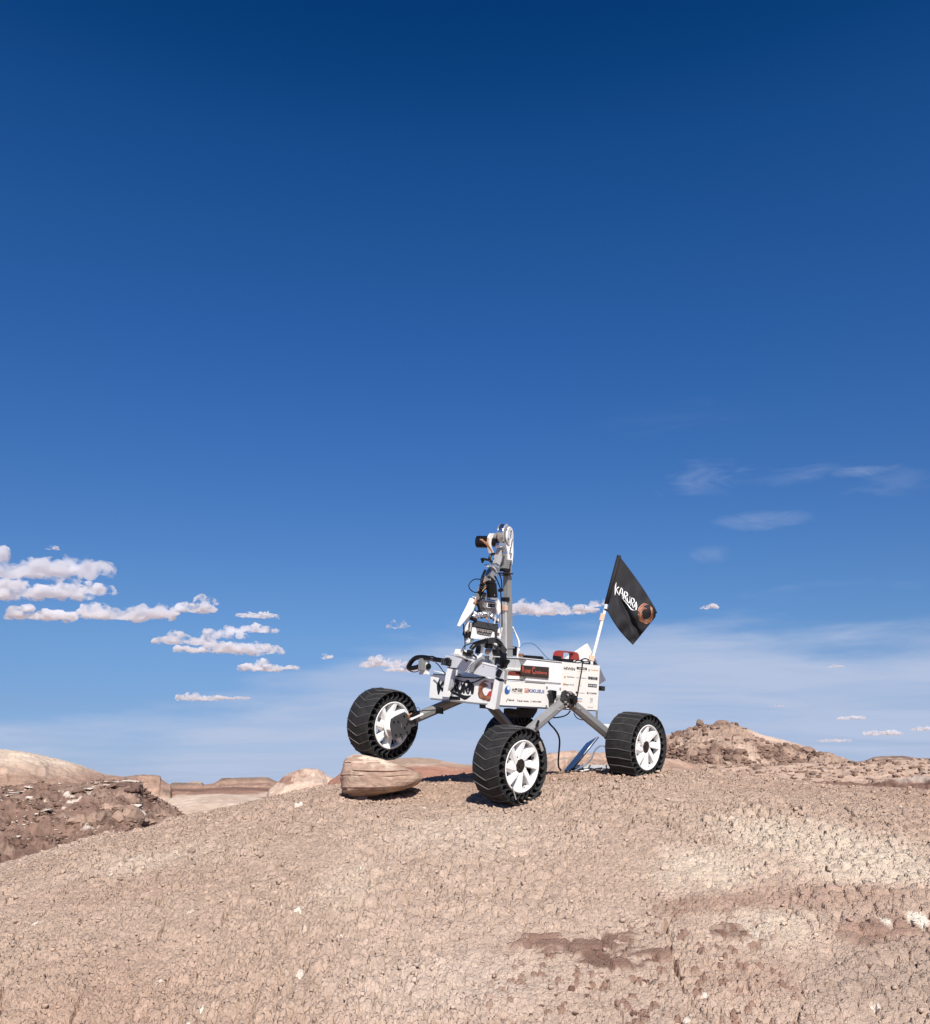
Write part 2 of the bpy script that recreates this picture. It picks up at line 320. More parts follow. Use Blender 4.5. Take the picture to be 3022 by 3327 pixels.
def ground_detail(x, y):
    """crumbled clay: relief (m) and colour"""
    wx = x + 0.007 * fbm(x * 38, y * 38, 3, 41); wy = y + 0.007 * fbm(x * 38 + 9, y * 38, 3, 43)
    size_n = fbm(x * 1.6, y * 1.6, 3, 47)
    f1, f2, c1, ox, oy, ct = worley(wx / 0.0170, wy / 0.0170, 3, True)
    ta = ct * 6.283; tl = ox * np.cos(ta) + oy * np.sin(ta)
    groove = 1 - sstep(0.05, 0.26, f2 - f1)
    rough_ = .72 + .80 * sstep(-.35, .30, fbm(x * 2.1 + 3, y * 2.1, 3, 49))
    h = 0.0045 * c1 + 0.0035 * tl - groove * 0.0140 * (.10 + .90 * c1) + 0.0065 * (1 - f1 * f1)
    g1, g2, c2, px_, py_, cu = worley(wx / 0.043, wy / 0.043, 5, True)
    tb = cu * 6.283; tl2 = px_ * np.cos(tb) + py_ * np.sin(tb)
    big = sstep(0.05, 0.40, size_n + 0.5 * (c2 - .5))
    h2 = big * (0.007 * c2 + 0.006 * tl2 + 0.008 * (1 - g1 * g1) - 0.017 * (1 - sstep(0.02, 0.12, g2 - g1)))
    h = h * (1 - .45 * big)
    f3, f4, c3 = worley(wx / 0.0105, wy / 0.0105, 7)
    h3 = np.clip((f4 - f3) * 2.4, 0, 1) * 0.0022 * (0.3 + c3)
    # long cracks
    qx = x + 0.06 * fbm(x * 5, y * 5, 4, 51, .6); qy = y + 0.06 * fbm(x * 5 + 31, y * 5, 4, 53, .6)
    k1, k2, kc = worley(qx / 0.17, qy / 0.17, 9)
    cm = sstep(-0.05, 0.35, fbm(x * 1.9, y * 1.9, 3, 57))
    crack = (1 - sstep(0.0, 0.075, k2 - k1)) * cm * (.35 + .65 * sstep(-.2, .2, fbm(x * 14, y * 14, 2, 58)))
    pits = sstep(0.80, 0.90, c1) * sstep(-.2, .3, fbm(x * 2.3 + 5, y * 2.3, 3, 59))
    hh = (h + h2 + h3) * rough_ - crack * 0.040 - pits * (1 - sstep(0.2, 0.6, f1)) * 0.024
    hh = hh + 0.006 * fbm(x * 11, y * 11, 3, 61)
    # colour
    base = np.array((0.415, 0.305, 0.236)) 
    col = np.ones(x.shape + (3,)) * base
    v = (0.90 + 0.18 * c1) * (0.95 + 0.10 * c2)
    macro = fbm(x * 0.9, y * 0.9, 4, 71); col = lerp3(col, (0.46, 0.35, 0.28), sstep(0.0, 0.5, macro) * 0.6)
    col = lerp3(col, (0.36, 0.24, 0.18), sstep(0.0, 0.45, -macro) * 0.6)
    flat = np.zeros_like(x)
    for (px, py, wpx, hpx, cc, st, s_) in STAINS:
        cx_, cy_, _z = ground_hit(px, py); lx, ly, _ = ground_hit(px - wpx, py); tx, ty, _ = ground_hit(px, py - hpx); bx_, by_, _ = ground_hit(px, min(py + hpx, 3400))
        ax = math.hypot(cx_ - lx, cy_ - ly); ay = max(0.03, math.hypot(tx - bx_, ty - by_) / 2)
        m_ = blob(x, y, cx_, cy_, ax, ay, 0, 0.55, s_)
        if s_ >= 900:                                          # laminated slabs lying in the clay
            sx, sy = x / 0.085 + 0.5 * fbm(x * 9, y * 9, 3, s_), y / 0.05
            a1, a2, ac = worley(sx, sy, s_)
            m_ = sstep(0.35, 0.6, m_ * (0.55 + 0.65 * ac) * (1.0 + 1.5 * fbm(x * 9, y * 26, 4, s_ + 1, .6))); plate = np.clip((a2 - a1) * 6, 0, 1)
            hh = hh * (1 - m_ * 0.75) + m_ * (0.004 + 0.016 * ac) * plate
            v = v * (1 - m_) + m_ * (0.78 + 0.4 * ac)
        col = lerp3(col, cc, np.clip(m_ * st, 0, 1))
    # dark and white chips
    chips = (_h(np.floor(wx / 0.024 + 1000), np.floor(wy / 0.024 + 1000), 5, 3))
    dz = blob(x, y, *ground_hit(2080, 3240)[:2], 0.42, 0.30, 0, 0.5, 77)
    col = lerp3(col, (0.20, 0.115, 0.085), (sstep(0.86, 0.88, c1)) * dz * 0.8)
    col = lerp3(col, (0.72, 0.64, 0.55), sstep(0.9972, 0.9984, c1) * 0.7)
    col = np.clip(col * v[..., None] * 1.07, 0, .88)
    return hh, col
PALE, RED, BROWN, WHITE, GREY = (0.55, 0.455, 0.36), (0.31, 0.195, 0.148), (0.20, 0.125, 0.096), (0.70, 0.62, 0.52), (0.32, 0.24, 0.19)
STAINS = [(2700, 2760, 330, 70, PALE, .68, 101), (2930, 2840, 260, 60, PALE, .75, 102), (2300, 2810, 190, 60, PALE, .7, 103), (2450, 2700, 150, 40, PALE, .45, 104),
          (1500, 2700, 170, 50, PALE, .35, 105), (560, 2790, 200, 30, PALE, .4, 106), (1120, 2900, 110, 60, PALE, .35, 107),
          (2720, 2925, 380, 34, RED, .50, 108), (2330, 2945, 200, 24, RED, .40, 109), (2830, 3030, 150, 46, RED, .75, 110), (450, 2900, 260, 50, RED, .25, 111),
          (2520, 3010, 160, 50, PALE, .6, 112), (2900, 3180, 220, 90, GREY, .75, 113), (2450, 3190, 160, 50, RED, .35, 116), (1500, 3200, 300, 90, (0.50, 0.40, 0.33), .5, 117),
          (1880, 3070, 200, 34, BROWN, .95, 903), (2040, 3120, 150, 28, BROWN, .95, 905), (2370, 3040, 60, 18, BROWN, .6, 907), (2860, 3050, 120, 30, BROWN, .5, 909),
          (2985, 2995, 30, 7, WHITE, .8, 114), (2875, 3008, 18, 6, WHITE, .8, 115)]

def ground_sheet():
    fr = np.concatenate([np.geomspace(0.3, 2.15, 40), np.concatenate([np.arange(2.17, 3.5, 0.0040), np.arange(3.5, 5.35, 0.0053)]), np.geomspace(5.36, 30, 100), np.geomspace(31, 9000, 70)])
    d0 = R(29.3)
    th = np.concatenate([np.linspace(-math.pi, -d0, 45)[:-1], np.linspace(-d0, d0, 830), np.linspace(d0, math.pi, 45)[1:]])
    rr, tt = np.meshgrid(fr, th, indexing='ij')
    x = rr * np.sin(tt); y = rr * np.cos(tt)
    z = mound(x, y)
    n0, n1 = np.searchsorted(fr, 2.1), np.searchsorted(fr, 9.0)
    hh, col = ground_detail(x[n0:n1], y[n0:n1])
    fade = (1 - sstep(5.3, 8.5, rr[n0:n1])) * sstep(2.1, 2.2, rr[n0:n1]) * (1 - sstep(R(28.3), R(29.2), np.abs(tt[n0:n1])))
    z[n0:n1] += hh * fade
    tint = np.ones(x.shape + (3,)) * np.array((0.47, 0.345, 0.27))
    fc_ = (1 - sstep(5.3, 8.5, rr[n0:n1]))[..., None]; tint[n0:n1] = col * fc_ + tint[n0:n1] * (1 - fc_)
    far = sstep(9, 30, rr)
    w = fbm(x * 0.012, y * 0.05, 5, 83); sand = np.ones(x.shape + (3,)) * np.array((0.62, 0.45, 0.34))
    redw = sstep(0.0, 0.12, w) * sstep(120, 190, rr)
    sand = lerp3(sand, (0.34, 0.20, 0.15), redw * 0.8)
    sand = lerp3(sand, (0.60, 0.48, 0.39), sstep(0.1, 0.3, fbm(x * .01 + 9, y * .03, 4, 87)) * 0.7)
    tint = tint * (1 - far[..., None]) + sand * far[..., None]
    P = np.stack([x, y, z], -1)
    me = grid_mesh('ground', P, {'tint': tint})
    o = mesh_obj('ground', me, earth('crumbled_clay', 1.0, 0.65, 190.0, contrast=0.15, dist=0.0045, cells=115.0)); o['kind'] = 'structure'
    return o
ground_sheet()
# ------------------------------------------------------------ distant terrain, each rise a body of ground at its own distance
EARTH_FAR = earth('weathered_slope', 1.0, 0.6, 1.3, contrast=0.25, dist=0.25)
EARTH_MID = earth('rubble_slope', 1.0, 0.7, 9.0, contrast=0.28, dist=0.05)
SAND, RUST, DARKR, BUFF = (0.52, 0.39, 0.30), (0.31, 0.20, 0.152), (0.22, 0.155, 0.12), (0.60, 0.475, 0.375)
RISE_LABELS = {'mesa': ['far flat-topped mesa with a dark cap, between the rocky dome and the butte', 'far low broken ledge left of the flat-topped mesa'], 'red_flats': ['dark and rusty flats at the foot of the far mesas'],
 'sand_mound': ['smooth pale sand mound in the valley left of the clay crest'], 'butte': ['small square butte at the right end of the left hill'], 'rocky_dome': ['pale dome with a rocky cap left of the boulder'],
 'red_hill': ['smooth rust-red hill with a grey top behind the raised wheel'], 'stony_ridge': ['tan ledgy ridge behind the rover belly and laptop'], 'pale_slope': ['smooth pale slope showing behind the boulder hill'],
 'boulder_hill': ['brown hill heaped with boulders right of the rear wheel'], 'low_mound': ['low smooth brown mound far off at the right edge'], 'rubble_flat': ['tan flat strewn with small stones at the foot of the boulder hill'],
 'brown_bank': ['dark brown bank just beyond the clay crest at the right edge'], 'pale_hill': ['smooth pale-topped hill at the left edge'], 'brown_rubble_slope': ['dark brown rubble slope with a broken sandstone ledge at the left edge']}
def rise(name, sil, rc, z0, front, back, seed, tint_fn, m, amp=0.05, rows=160, cols=320, shape=1.6, terr=0, jag=0.0, kind='structure', nscale=1.0, sub=None, flat=0.0):
    """hill whose skyline passes through the photographed points (px, py) at distance rc; it rises from z0 over `front` metres and falls over `back` behind"""
    A = np.array([az_el(*p) for p in sil]); o_ = np.argsort(A[:, 0]); A = A[o_]
    az = np.linspace(A[0, 0], A[-1, 0], cols)
    zc = np.interp(az, A[:, 0], A[:, 1]) * rc
    t = np.concatenate([np.linspace(-1, 0, int(rows * 0.72)), np.linspace(0, 1, int(rows * 0.28))[1:]])
    T, AZ = np.meshgrid(t, az, indexing='ij'); ZC = np.broadcast_to(zc, T.shape)
    rr = rc + np.where(T < 0, T * front, T * back)
    x = rr * np.sin(AZ); y = rr * np.cos(AZ)
    prof = np.where(T < 0, 1 - np.abs(T) ** shape, 1 - np.abs(T) ** 1.6)
    # the crest is bulged a little so that the skyline stays put
    H = np.maximum(ZC - z0, 0.01)
    L = rc / 30.0 * nscale
    n1 = fbm(x / L * 0.9, y / L * 0.9, 6, seed, 0.55)
    gull = np.abs(fbm(AZ * rc / L * 1.4, rr / L * 0.35, 4, seed + 3))
    k = prof
    if terr:
        st = k * terr + 0.35 * n1; f_ = np.floor(st); fr_ = st - f_
        k = (f_ + sstep(0.55, 0.95, fr_)) / terr * 0.75 + k * 0.25
        k = np.clip(k, 0, 1.0) * np.where(prof > 0.985, 1, 1)
        k = k * (1 - sstep(0.9, 1, prof)) + prof * sstep(0.9, 1, prof)
    edge = 1 - sstep(0.93, 1.0, prof) * (1 - jag)
    z = z0 + H * k + H.max() * amp * (n1 * 1.0 + (0.3 - gull) * 0.8 * (1 - flat)) * edge * sstep(0, .15, prof)
    z = z + H.max() * amp * 0.25 * fbm(x / L * 7, y / L * 7, 4, seed + 7) 
    un = np.linspace(0, 1, cols)[None, :]; em = sstep(0, .07, un) * sstep(0, .07, 1 - un); z = (z0 - .25) + (z - z0 + .25) * em ** .6
    z = z - (1 - sstep(0, 0.04, prof)) * 0.3 * max(0.3, H.max() * .1)
    hfrac = (z - z0) / H.max()
    tint = tint_fn(x, y, z, hfrac, prof, AZ, rr)
    me = grid_mesh(name, np.stack([x, y, z], -1), {'tint': tint})
    # grid rows run outwards from the camera: faces must look up
    o = mesh_obj(name, me, m); o['kind'] = kind
    if name in RISE_LABELS and RISE_LABELS[name]: o['label'] = RISE_LABELS[name].pop(0)
    return o, (x, y, z, prof)
def full(x, c): return np.ones(x.shape + (3,)) * np.array(c)
def variegate(col, x, y, seed, k=0.16, sc_=1.0):
    return col * (1 + k * fbm(x * sc_, y * sc_, 5, seed, .6))[..., None]

# far mesas and low flats on the left
def t_mesa(x, y, z, h, p, A, r):
    c = full(x, RUST); c = lerp3(c, DARKR, sstep(0.80, 0.86, h)); c = lerp3(c, BUFF, sstep(0.97, 1.0, h) * .4)
    c = lerp3(c, BUFF, sstep(0.1, 0.3, fbm(A * 90, z * .35, 4, 5)) * (1 - sstep(0.5, .6, h)) * .8)
    return variegate(c, x, y, 3, .25, .3)
rise('mesa', [(640, 2556), (668, 2549), (690, 2546), (712, 2535), (722, 2528), (800, 2526), (868, 2525), (880, 2531), (895, 2537), (925, 2549), (960, 2556)], 420, PLAIN - 5.5, 30, 60, 201, t_mesa, EARTH_FAR, amp=0.10, terr=3, rows=90, cols=220, jag=.25)
rise('mesa', [(540, 2550), (556, 2546), (575, 2543), (600, 2545), (625, 2542), (655, 2543), (664, 2551), (700, 2556), (800, 2560)], 400, PLAIN - 5.2, 25, 60, 203, t_mesa, EARTH_FAR, amp=0.12, terr=2, rows=60, cols=160, jag=.4)
def t_butte(x, y, z, h, p, A, r):
    c = full(x, (0.40, 0.26, 0.19)); c = lerp3(c, DARKR, sstep(-.1, .25, fbm(A * 60, z * 1.5, 4, 15)) * .6)
    c = lerp3(c, BUFF, (1 - sstep(.2, .5, h)) * sstep(-.2, .2, fbm(A * 50, z * .9, 4, 19)))
    return variegate(c, x, y, 13, .22, .6)
rise('butte', [(330, 2560), (360, 2540), (405, 2524), (425, 2520), (440, 2517.5), (470, 2517), (500, 2518), (521, 2520), (524, 2531), (545, 2545), (570, 2556)], 170, PLAIN - 1.8, 22, 30, 211, t_butte, EARTH_FAR, amp=0.09, terr=3, rows=110, cols=200, jag=.35)
def t_flats(x, y, z, h, p, A, r):
    c = full(x, (0.33, 0.20, 0.15)); b_ = np.sin(r * .22 + 3 * fbm(A * 9, r * .03, 4, 111)); c = lerp3(c, (0.19, 0.115, 0.088), sstep(.2, .8, b_) * .8)
    c = lerp3(c, (0.58, 0.44, 0.34), sstep(.5, .9, -b_) * .8)
    return variegate(c, x, y, 113, .15, .5)
rise('red_flats', [(420, 2575), (470, 2562), (540, 2559), (640, 2562), (760, 2556), (900, 2560), (1000, 2572)], 190, -8.5, 70, 40, 213, t_flats, EARTH_FAR, amp=0.05, rows=120, cols=240)
def t_sand(x, y, z, h, p, A, r):
    c = full(x, (0.60, 0.47, 0.37)); c = lerp3(c, (0.50, 0.37, 0.285), sstep(.0, .3, fbm(x * .25, y * .25, 4, 115)) * .7)
    return variegate(c, x, y, 117, .10, 2)
rise('sand_mound', [(440, 2640), (505, 2608), (560, 2592), (640, 2582), (720, 2579), (800, 2584), (880, 2600), (960, 2620)], 70, -5.6, 25, 20, 215, t_sand, EARTH_FAR, amp=0.03, rows=110, cols=220)
# pale dome with a rocky cap, middle left
def t_dome(x, y, z, h, p, A, r):
    c = full(x, (0.56, 0.41, 0.315)); c = lerp3(c, (0.33, 0.195, 0.145), sstep(0, .22, fbm(A * 42, z * 1.2, 5, 25)) * (1 - sstep(.8, .9, h)))
    c = lerp3(c, (0.35, 0.22, 0.165), sstep(.84, .93, h) * sstep(-.3, .1, fbm(A * 70, z, 4, 27)))
    return variegate(c, x, y, 23, .2, 1.2)
rise('rocky_dome', [(850, 2588), (880, 2560), (905, 2541), (925, 2520), (948, 2506), (975, 2501), (995, 2498), (1030, 2502), (1052, 2511), (1066, 2524), (1090, 2533), (1120, 2530), (1160, 2555), (1200, 2580)], 130, PLAIN - 1.3, 26, 22, 221, t_dome, EARTH_FAR, amp=0.10, terr=4, rows=130, cols=240, jag=.3)
# smooth red hill behind the raised wheel
def t_red(x, y, z, h, p, A, r):
    c = full(x, (0.42, 0.215, 0.15)); c = lerp3(c, (0.41, 0.29, 0.215), sstep(.84, .93, h + .10 * fbm(A * 12, r * .1, 3, 31)))
    c = lerp3(c, (0.55, 0.41, 0.32), sstep(.12, .3, fbm(A * 16 + 2, z * 3.0, 5, 33)) * sstep(.70, .82, h) * .7)
    return variegate(c, x, y, 35, .1, .8)
rise('red_hill', [(1020, 2560), (1060, 2544), (1090, 2525), (1125, 2500), (1170, 2485), (1230, 2472), (1290, 2464), (1350, 2461), (1410, 2466), (1450, 2474), (1500, 2483), (1560, 2488), (1640, 2500), (1760, 2530)], 90, PLAIN - .8, 45, 40, 231, t_red, EARTH_FAR, amp=0.035, rows=120, cols=260, shape=1.5, flat=.7)
# ledgy tan ridge behind the rover
def t_ledge(x, y, z, h, p, A, r):
    c = full(x, (0.47, 0.33, 0.25)); s_ = z * 9 + 1.2 * fbm(x * .25, y * .25, 4, 43)
    c = lerp3(c, (0.33, 0.205, 0.15), sstep(.25, .8, np.sin(s_)) * .55); c = lerp3(c, (0.55, 0.42, 0.33), sstep(.0, .4, fbm(x * .5, y * .5, 4, 45)) * .5)
    return variegate(c, x, y, 47, .18, 2.0)
rise('stony_ridge', [(1500, 2510), (1524, 2486), (1560, 2481), (1620, 2484), (1700, 2470), (1770, 2449), (1800, 2444), (1868, 2441), (1885, 2448), (1935, 2448), (1990, 2446), (2060, 2452), (2200, 2470), (2330, 2500)], 26, -1.2, 14, 8, 241, t_ledge, EARTH_MID, amp=0.07, terr=6, rows=220, cols=320, shape=1.25, jag=.45, nscale=.8)
# boulder hill on the right: a smooth pale back and the rough heap in front of it
def t_pale(x, y, z, h, p, A, r):
    c = full(x, (0.56, 0.42, 0.33)); c = lerp3(c, (0.40, 0.27, 0.20), sstep(.2, .7, np.sin(z * 6 + 2 * fbm(x * .1, y * .1, 3, 51))) * .5)
    return variegate(c, x, y, 53, .12, 1)
rise('pale_slope', [(2080, 2450), (2110, 2402), (2162, 2388), (2210, 2384), (2260, 2372), (2330, 2360), (2400, 2358), (2437, 2371), (2475, 2388), (2540, 2403), (2600, 2420), (2680, 2450), (2760, 2482)], 52, -1.5, 16, 20, 251, t_pale, EARTH_FAR, amp=0.03, rows=90, cols=220)
def t_heap(x, y, z, h, p, A, r):
    c = full(x, (0.35, 0.245, 0.185)); c = lerp3(c, (0.20, 0.128, 0.098), sstep(-.10, .15, fbm(x * .7, y * .7, 5, 61)) * .8)
    c = lerp3(c, (0.52, 0.39, 0.30), sstep(.30, .5, fbm(x * .5 + 9, y * .5, 5, 63)) * .6)
    return variegate(c, x, y, 65, .25, 2.5)
heap, HP = rise('boulder_hill', [(2100, 2470), (2150, 2412), (2190, 2392), (2225, 2374), (2262, 2366), (2300, 2357), (2345, 2355), (2392, 2356), (2418, 2372), (2450, 2392), (2490, 2412), (2530, 2428), (2580, 2434), (2625, 2430), (2665, 2444), (2725, 2463), (2770, 2478), (2830, 2500)], 40, -1.2, 9, 6, 261, t_heap, EARTH_MID, amp=0.10, rows=180, cols=320, shape=1.35, jag=.6, nscale=.55)
rise('low_mound', [(2740, 2500), (2780, 2484), (2812, 2471), (2845, 2459), (2890, 2456), (2935, 2457), (2980, 2463), (3030, 2464), (3140, 2466), (3300, 2490)], 110, -2.5, 30, 30, 271, t_heap, EARTH_FAR, amp=0.05, rows=90, cols=200)
# rubble flat at the right
def t_flat(x, y, z, h, p, A, r):
    c = full(x, (0.56, 0.405, 0.305)); c = lerp3(c, (0.36, 0.23, 0.17), sstep(.02, .2, fbm(x * .8, y * .45, 5, 71)) * .6)
    c = lerp3(c, (0.54, 0.385, 0.29), sstep(.0, .15, fbm(A * 8, r * .35, 3, 73)) * .7)
    return variegate(c, x, y, 75, .2, 3)
flat_o, FP = rise('rubble_flat', [(2020, 2500), (2100, 2490), (2200, 2484), (2400, 2482), (2700, 2479), (2850, 2474), (3022, 2468), (3300, 2466), (3600, 2480)], 31, -1.3, 18, 14, 281, t_flat, EARTH_MID, amp=0.035, rows=200, cols=360, shape=1.15, jag=.5, nscale=.5)
def t_bank(x, y, z, h, p, A, r):
    c = full(x, (0.255, 0.155, 0.115)); c = lerp3(c, (0.17, 0.10, 0.078), sstep(.0, .2, fbm(x * 2.2, y * 2.2, 5, 81)) * .7)
    c = lerp3(c, (0.56, 0.46, 0.38), sstep(.965, .995, p) * .8 * sstep(-.1, .2, fbm(A * 40, r, 3, 83)))
    return variegate(c, x, y, 85, .25, 6)
rise('brown_bank', [(2480, 2560), (2560, 2541), (2620, 2538), (2700, 2541), (2800, 2540), (2880, 2537), (2950, 2534), (3022, 2529), (3200, 2520), (3500, 2520)], 12.5, -1.6, 4.5, 2.5, 291, t_bank, EARTH_MID, amp=0.05, rows=100, cols=300, shape=1.2, jag=.5, nscale=.8)
# left: pale smooth hill and in front of it the brown rubble slope
def t_lpale(x, y, z, h, p, A, r):
    hh = h + .07 * fbm(A * 14, r * .2, 4, 91)
    c = full(x, (0.50, 0.36, 0.27)); c = lerp3(c, (0.61, 0.48, 0.37), sstep(.76, .84, hh)); c = lerp3(c, (0.36, 0.23, 0.17), (1 - sstep(.68, .75, hh)) * .9)
    return variegate(c, x, y, 93, .16, 1.1)
rise('pale_hill', [(-700, 2470), (-350, 2432), (-120, 2428), (0, 2434), (48, 2440), (96, 2446), (150, 2458), (191, 2467), (230, 2478), (268, 2489), (306, 2504), (344, 2517), (380, 2521), (413, 2526), (440, 2545), (470, 2580)], 60, PLAIN, 30, 25, 301, t_lpale, EARTH_FAR, amp=0.045, rows=150, cols=300, shape=1.5, nscale=.7)
def t_lbrown(x, y, z, h, p, A, r):
    c = full(x, (0.225, 0.143, 0.109)); c = lerp3(c, (0.31, 0.215, 0.165), sstep(-.05, .25, fbm(x * 1.1, y * .7, 5, 95)) * .65)
    c = lerp3(c, (0.165, 0.095, 0.073), sstep(.05, .25, fbm(x * 2.3 + 4, y * 1.6, 5, 97)) * .7)
    c = lerp3(c, (0.66, 0.56, 0.47), sstep(.38, .46, fbm(x * 3.1, y * 2.2 + 5, 5, 99, .6)) * .8)
    return variegate(c, x, y, 103, .28, 7)
LB, LBP = rise('brown_rubble_slope', [(-700, 2545), (-300, 2550), (0, 2556), (90, 2556), (200, 2552), (290, 2546), (340, 2541), (400, 2536), (440, 2538), (458, 2546), (465, 2566), (500, 2592), (545, 2622), (590, 2645), (640, 2672), (700, 2720)], 15.5, -2.6, 7.5, 4, 311, t_lbrown, EARTH_MID, amp=0.05, rows=300, cols=430, shape=1.12, jag=.5, nscale=.6)

# ------------------------------------------------------------ boulders: pieces of the hills they lie on
def rock_mesh(name, seed, sub=2, sq=(1, 1, .7), ang=0.5, rough=.16):
    bm = bmesh.new(); bmesh.ops.create_icosphere(bm, subdivisions=sub, radius=1)
    rnd = random.Random(seed)
    cuts = [Vector((rnd.uniform(-1, 1), rnd.uniform(-1, 1), rnd.uniform(-.7, 1))).normalized() for _ in range(9)]
    offs = [rnd.uniform(.55, .85) for _ in cuts]
    P = np.array([v.co[:] for v in bm.verts])
    for c_, o_ in zip(cuts, offs):
        d = P @ np.array(c_); over = np.maximum(d - o_, 0); P -= over[:, None] * np.array(c_) * (0.75 + .25 * ang)
    n = fbm3(P[:, 0] * 1.7, P[:, 1] * 1.7, P[:, 2] * 1.7, 4, seed, .6)
    P *= (1 + rough * n)[:, None]; P *= np.array(sq)
    for v, p in zip(bm.verts, P): v.co = p
    me = bpy.data.meshes.new(name); bm.to_mesh(me); bm.free()
    return me
def stone_mat(name, col, scale=8.0, contrast=.25):
    m, n, l, b = new_mat(name); b.inputs['Roughness'].default_value = .95; b.inputs['Specular IOR Level'].default_value = .15
    tc = n.new('ShaderNodeTexCoord'); oi = n.new('ShaderNodeObjectInfo')
    nz = n.new('ShaderNodeTexNoise'); nz.noise_dimensions = '4D'; nz.inputs['Scale'].default_value = 2.2; nz.inputs['Detail'].default_value = 7; nz.inputs['Roughness'].default_value = .65
    mw = n.new('ShaderNodeMath'); mw.operation = 'MULTIPLY'; mw.inputs[1].default_value = 40; l.new(oi.outputs['Random'], mw.inputs[0]); l.new(mw.outputs[0], nz.inputs['W'])
    l.new(tc.outputs['Object'], nz.inputs['Vector'])
    mr = n.new('ShaderNodeMapRange'); mr.inputs['From Min'].default_value = .3; mr.inputs['From Max'].default_value = .7; mr.inputs['To Min'].default_value = 1 - contrast; mr.inputs['To Max'].default_value = 1 + contrast
    l.new(nz.outputs[0], mr.inputs['Value'])
    rv = n.new('ShaderNodeMapRange'); rv.inputs['To Min'].default_value = .75; rv.inputs['To Max'].default_value = 1.3; l.new(oi.outputs['Random'], rv.inputs['Value'])
    k = n.new('ShaderNodeMath'); k.operation = 'MULTIPLY'; l.new(mr.outputs[0], k.inputs[0]); l.new(rv.outputs[0], k.inputs[1])
    mx = n.new('ShaderNodeMix'); mx.data_type = 'RGBA'; mx.blend_type = 'MULTIPLY'; mx.inputs['Factor'].default_value = 1; mx.inputs['A'].default_value = (*col, 1)
    l.new(k.outputs[0], mx.inputs['B']); l.new(mx.outputs['Result'], b.inputs['Base Color'])
    bp = n.new('ShaderNodeBump'); bp.inputs['Strength'].default_value = .6; bp.inputs['Distance'].default_value = .05; l.new(nz.outputs[0], bp.inputs['Height']); l.new(bp.outputs[0], b.inputs['Normal'])
    return m
M_BOULDER = stone_mat('brown_boulder', (0.215, 0.14, 0.105)); M_PALE_ST = stone_mat('pale_boulder', (0.36, 0.26, 0.20)); M_DARK_ST = stone_mat('dark_boulder', (0.155, 0.098, 0.076)); M_WHITE_ST = stone_mat('whitish_stone', (0.62, 0.53, 0.45))
def rock_kit(name, m, n=5, **k):
    r_ = []
    for i in range(n):
        me = rock_mesh(name, 400 + i * 7 + len(name), **k); me.materials.append(m); r_.append(me)
    return r_
KIT_B = rock_kit('boulder', M_BOULDER); KIT_P = rock_kit('boulder', M_PALE_ST); KIT_D = rock_kit('boulder', M_DARK_ST); KIT_W = rock_kit('boulder', M_WHITE_ST, sq=(1.1, 1, .5))
def scatter(parent, G, kits, n, smin, smax, seed, dens=None, pmin=.05, pmax=1.0, power=2.2, name='boulder', zsq=1.0, join=False):
    x, y, z, prof = G; rnd = random.Random(seed); nr, nc = x.shape; made = 0; tries = 0
    V, Fc, off = [], [], 0
    while made < n and tries < n * 60:
        tries += 1; i = rnd.randrange(1, int(nr * .74)); j = rnd.randrange(2, nc - 2)
        if not (pmin <= prof[i, j] <= pmax): continue
        X, Y = x[i, j], y[i, j]
        if dens and rnd.random() > dens(X, Y, prof[i, j]): continue
        s = smin + (smax - smin) * rnd.random() ** power
        me = rnd.choice(rnd.choice(kits))
        sx, sy, sz = s * rnd.uniform(.8, 1.35), s * rnd.uniform(.8, 1.2), s * rnd.uniform(.7, 1.15) * zsq
        rot = Euler((rnd.uniform(-.35, .35), rnd.uniform(-.35, .35), rnd.uniform(0, 6.28)))
        loc = Vector((X, Y, z[i, j] + s * .12))
        o = bpy.data.objects.new(name, me); C.objects.link(o); o.parent = parent
        o.location = loc; o.rotation_euler = rot; o.scale = (sx, sy, sz)
        made += 1
def d_heap(X, Y, p):
    v = float(fbm(np.array([X * .7]), np.array([Y * .7]), 5, 61)[0]); return min(1, max(.12, (v + .12) * 4))
scatter(heap, HP, [KIT_B, KIT_B, KIT_B, KIT_D], 230, .08, .30, 5, d_heap, power=2.4)
cap = bpy.data.objects.new('boulder', KIT_B[2]); C.objects.link(cap); cap.parent = heap; _d = sky_dir(2275, 2350); cap.location = _d * (40 / math.hypot(_d.x, _d.y)); cap.scale = (.19, .19, .30); cap['label'] = 'upright block standing alone on the summit'
for (px_, py_, s_) in [(2622, 2432, .30), (2662, 2449, .30), (2590, 2440, .25), (2200, 2386, .22), (2290, 2372, .24), (2380, 2376, .40), (2410, 2392, .42), (2330, 2364, .34), (2465, 2404, .26), (2350, 2392, .3)]:
    o_ = bpy.data.objects.new('boulder', KIT_B[int(px_) % 5]); C.objects.link(o_); o_.parent = heap; _d = sky_dir(px_, py_ + 4); o_.location = _d * (39.2 / math.hypot(_d.x, _d.y)); o_.scale = (s_, s_, s_ * .8); o_.rotation_euler = (0, 0, px_)
scatter(flat_o, FP, [KIT_P, KIT_B], 130, .05, .20, 6, None, power=2.5, zsq=.6, pmin=.2)
def d_lb(X, Y, p): return .25 + .75 * max(0, float(fbm(np.array([X * .6]), np.array([Y * .6]), 3, 195)[0]) * 2)
scatter(LB, LBP, [KIT_B, KIT_D, KIT_D, KIT_B], 200, .03, .13, 7, d_lb, power=2.8, zsq=.6, pmin=.02)
scatter(LB, LBP, [KIT_W], 34, .03, .10, 8, lambda X, Y, p: .2 + p, power=2.4, zsq=.4, pmin=.35)
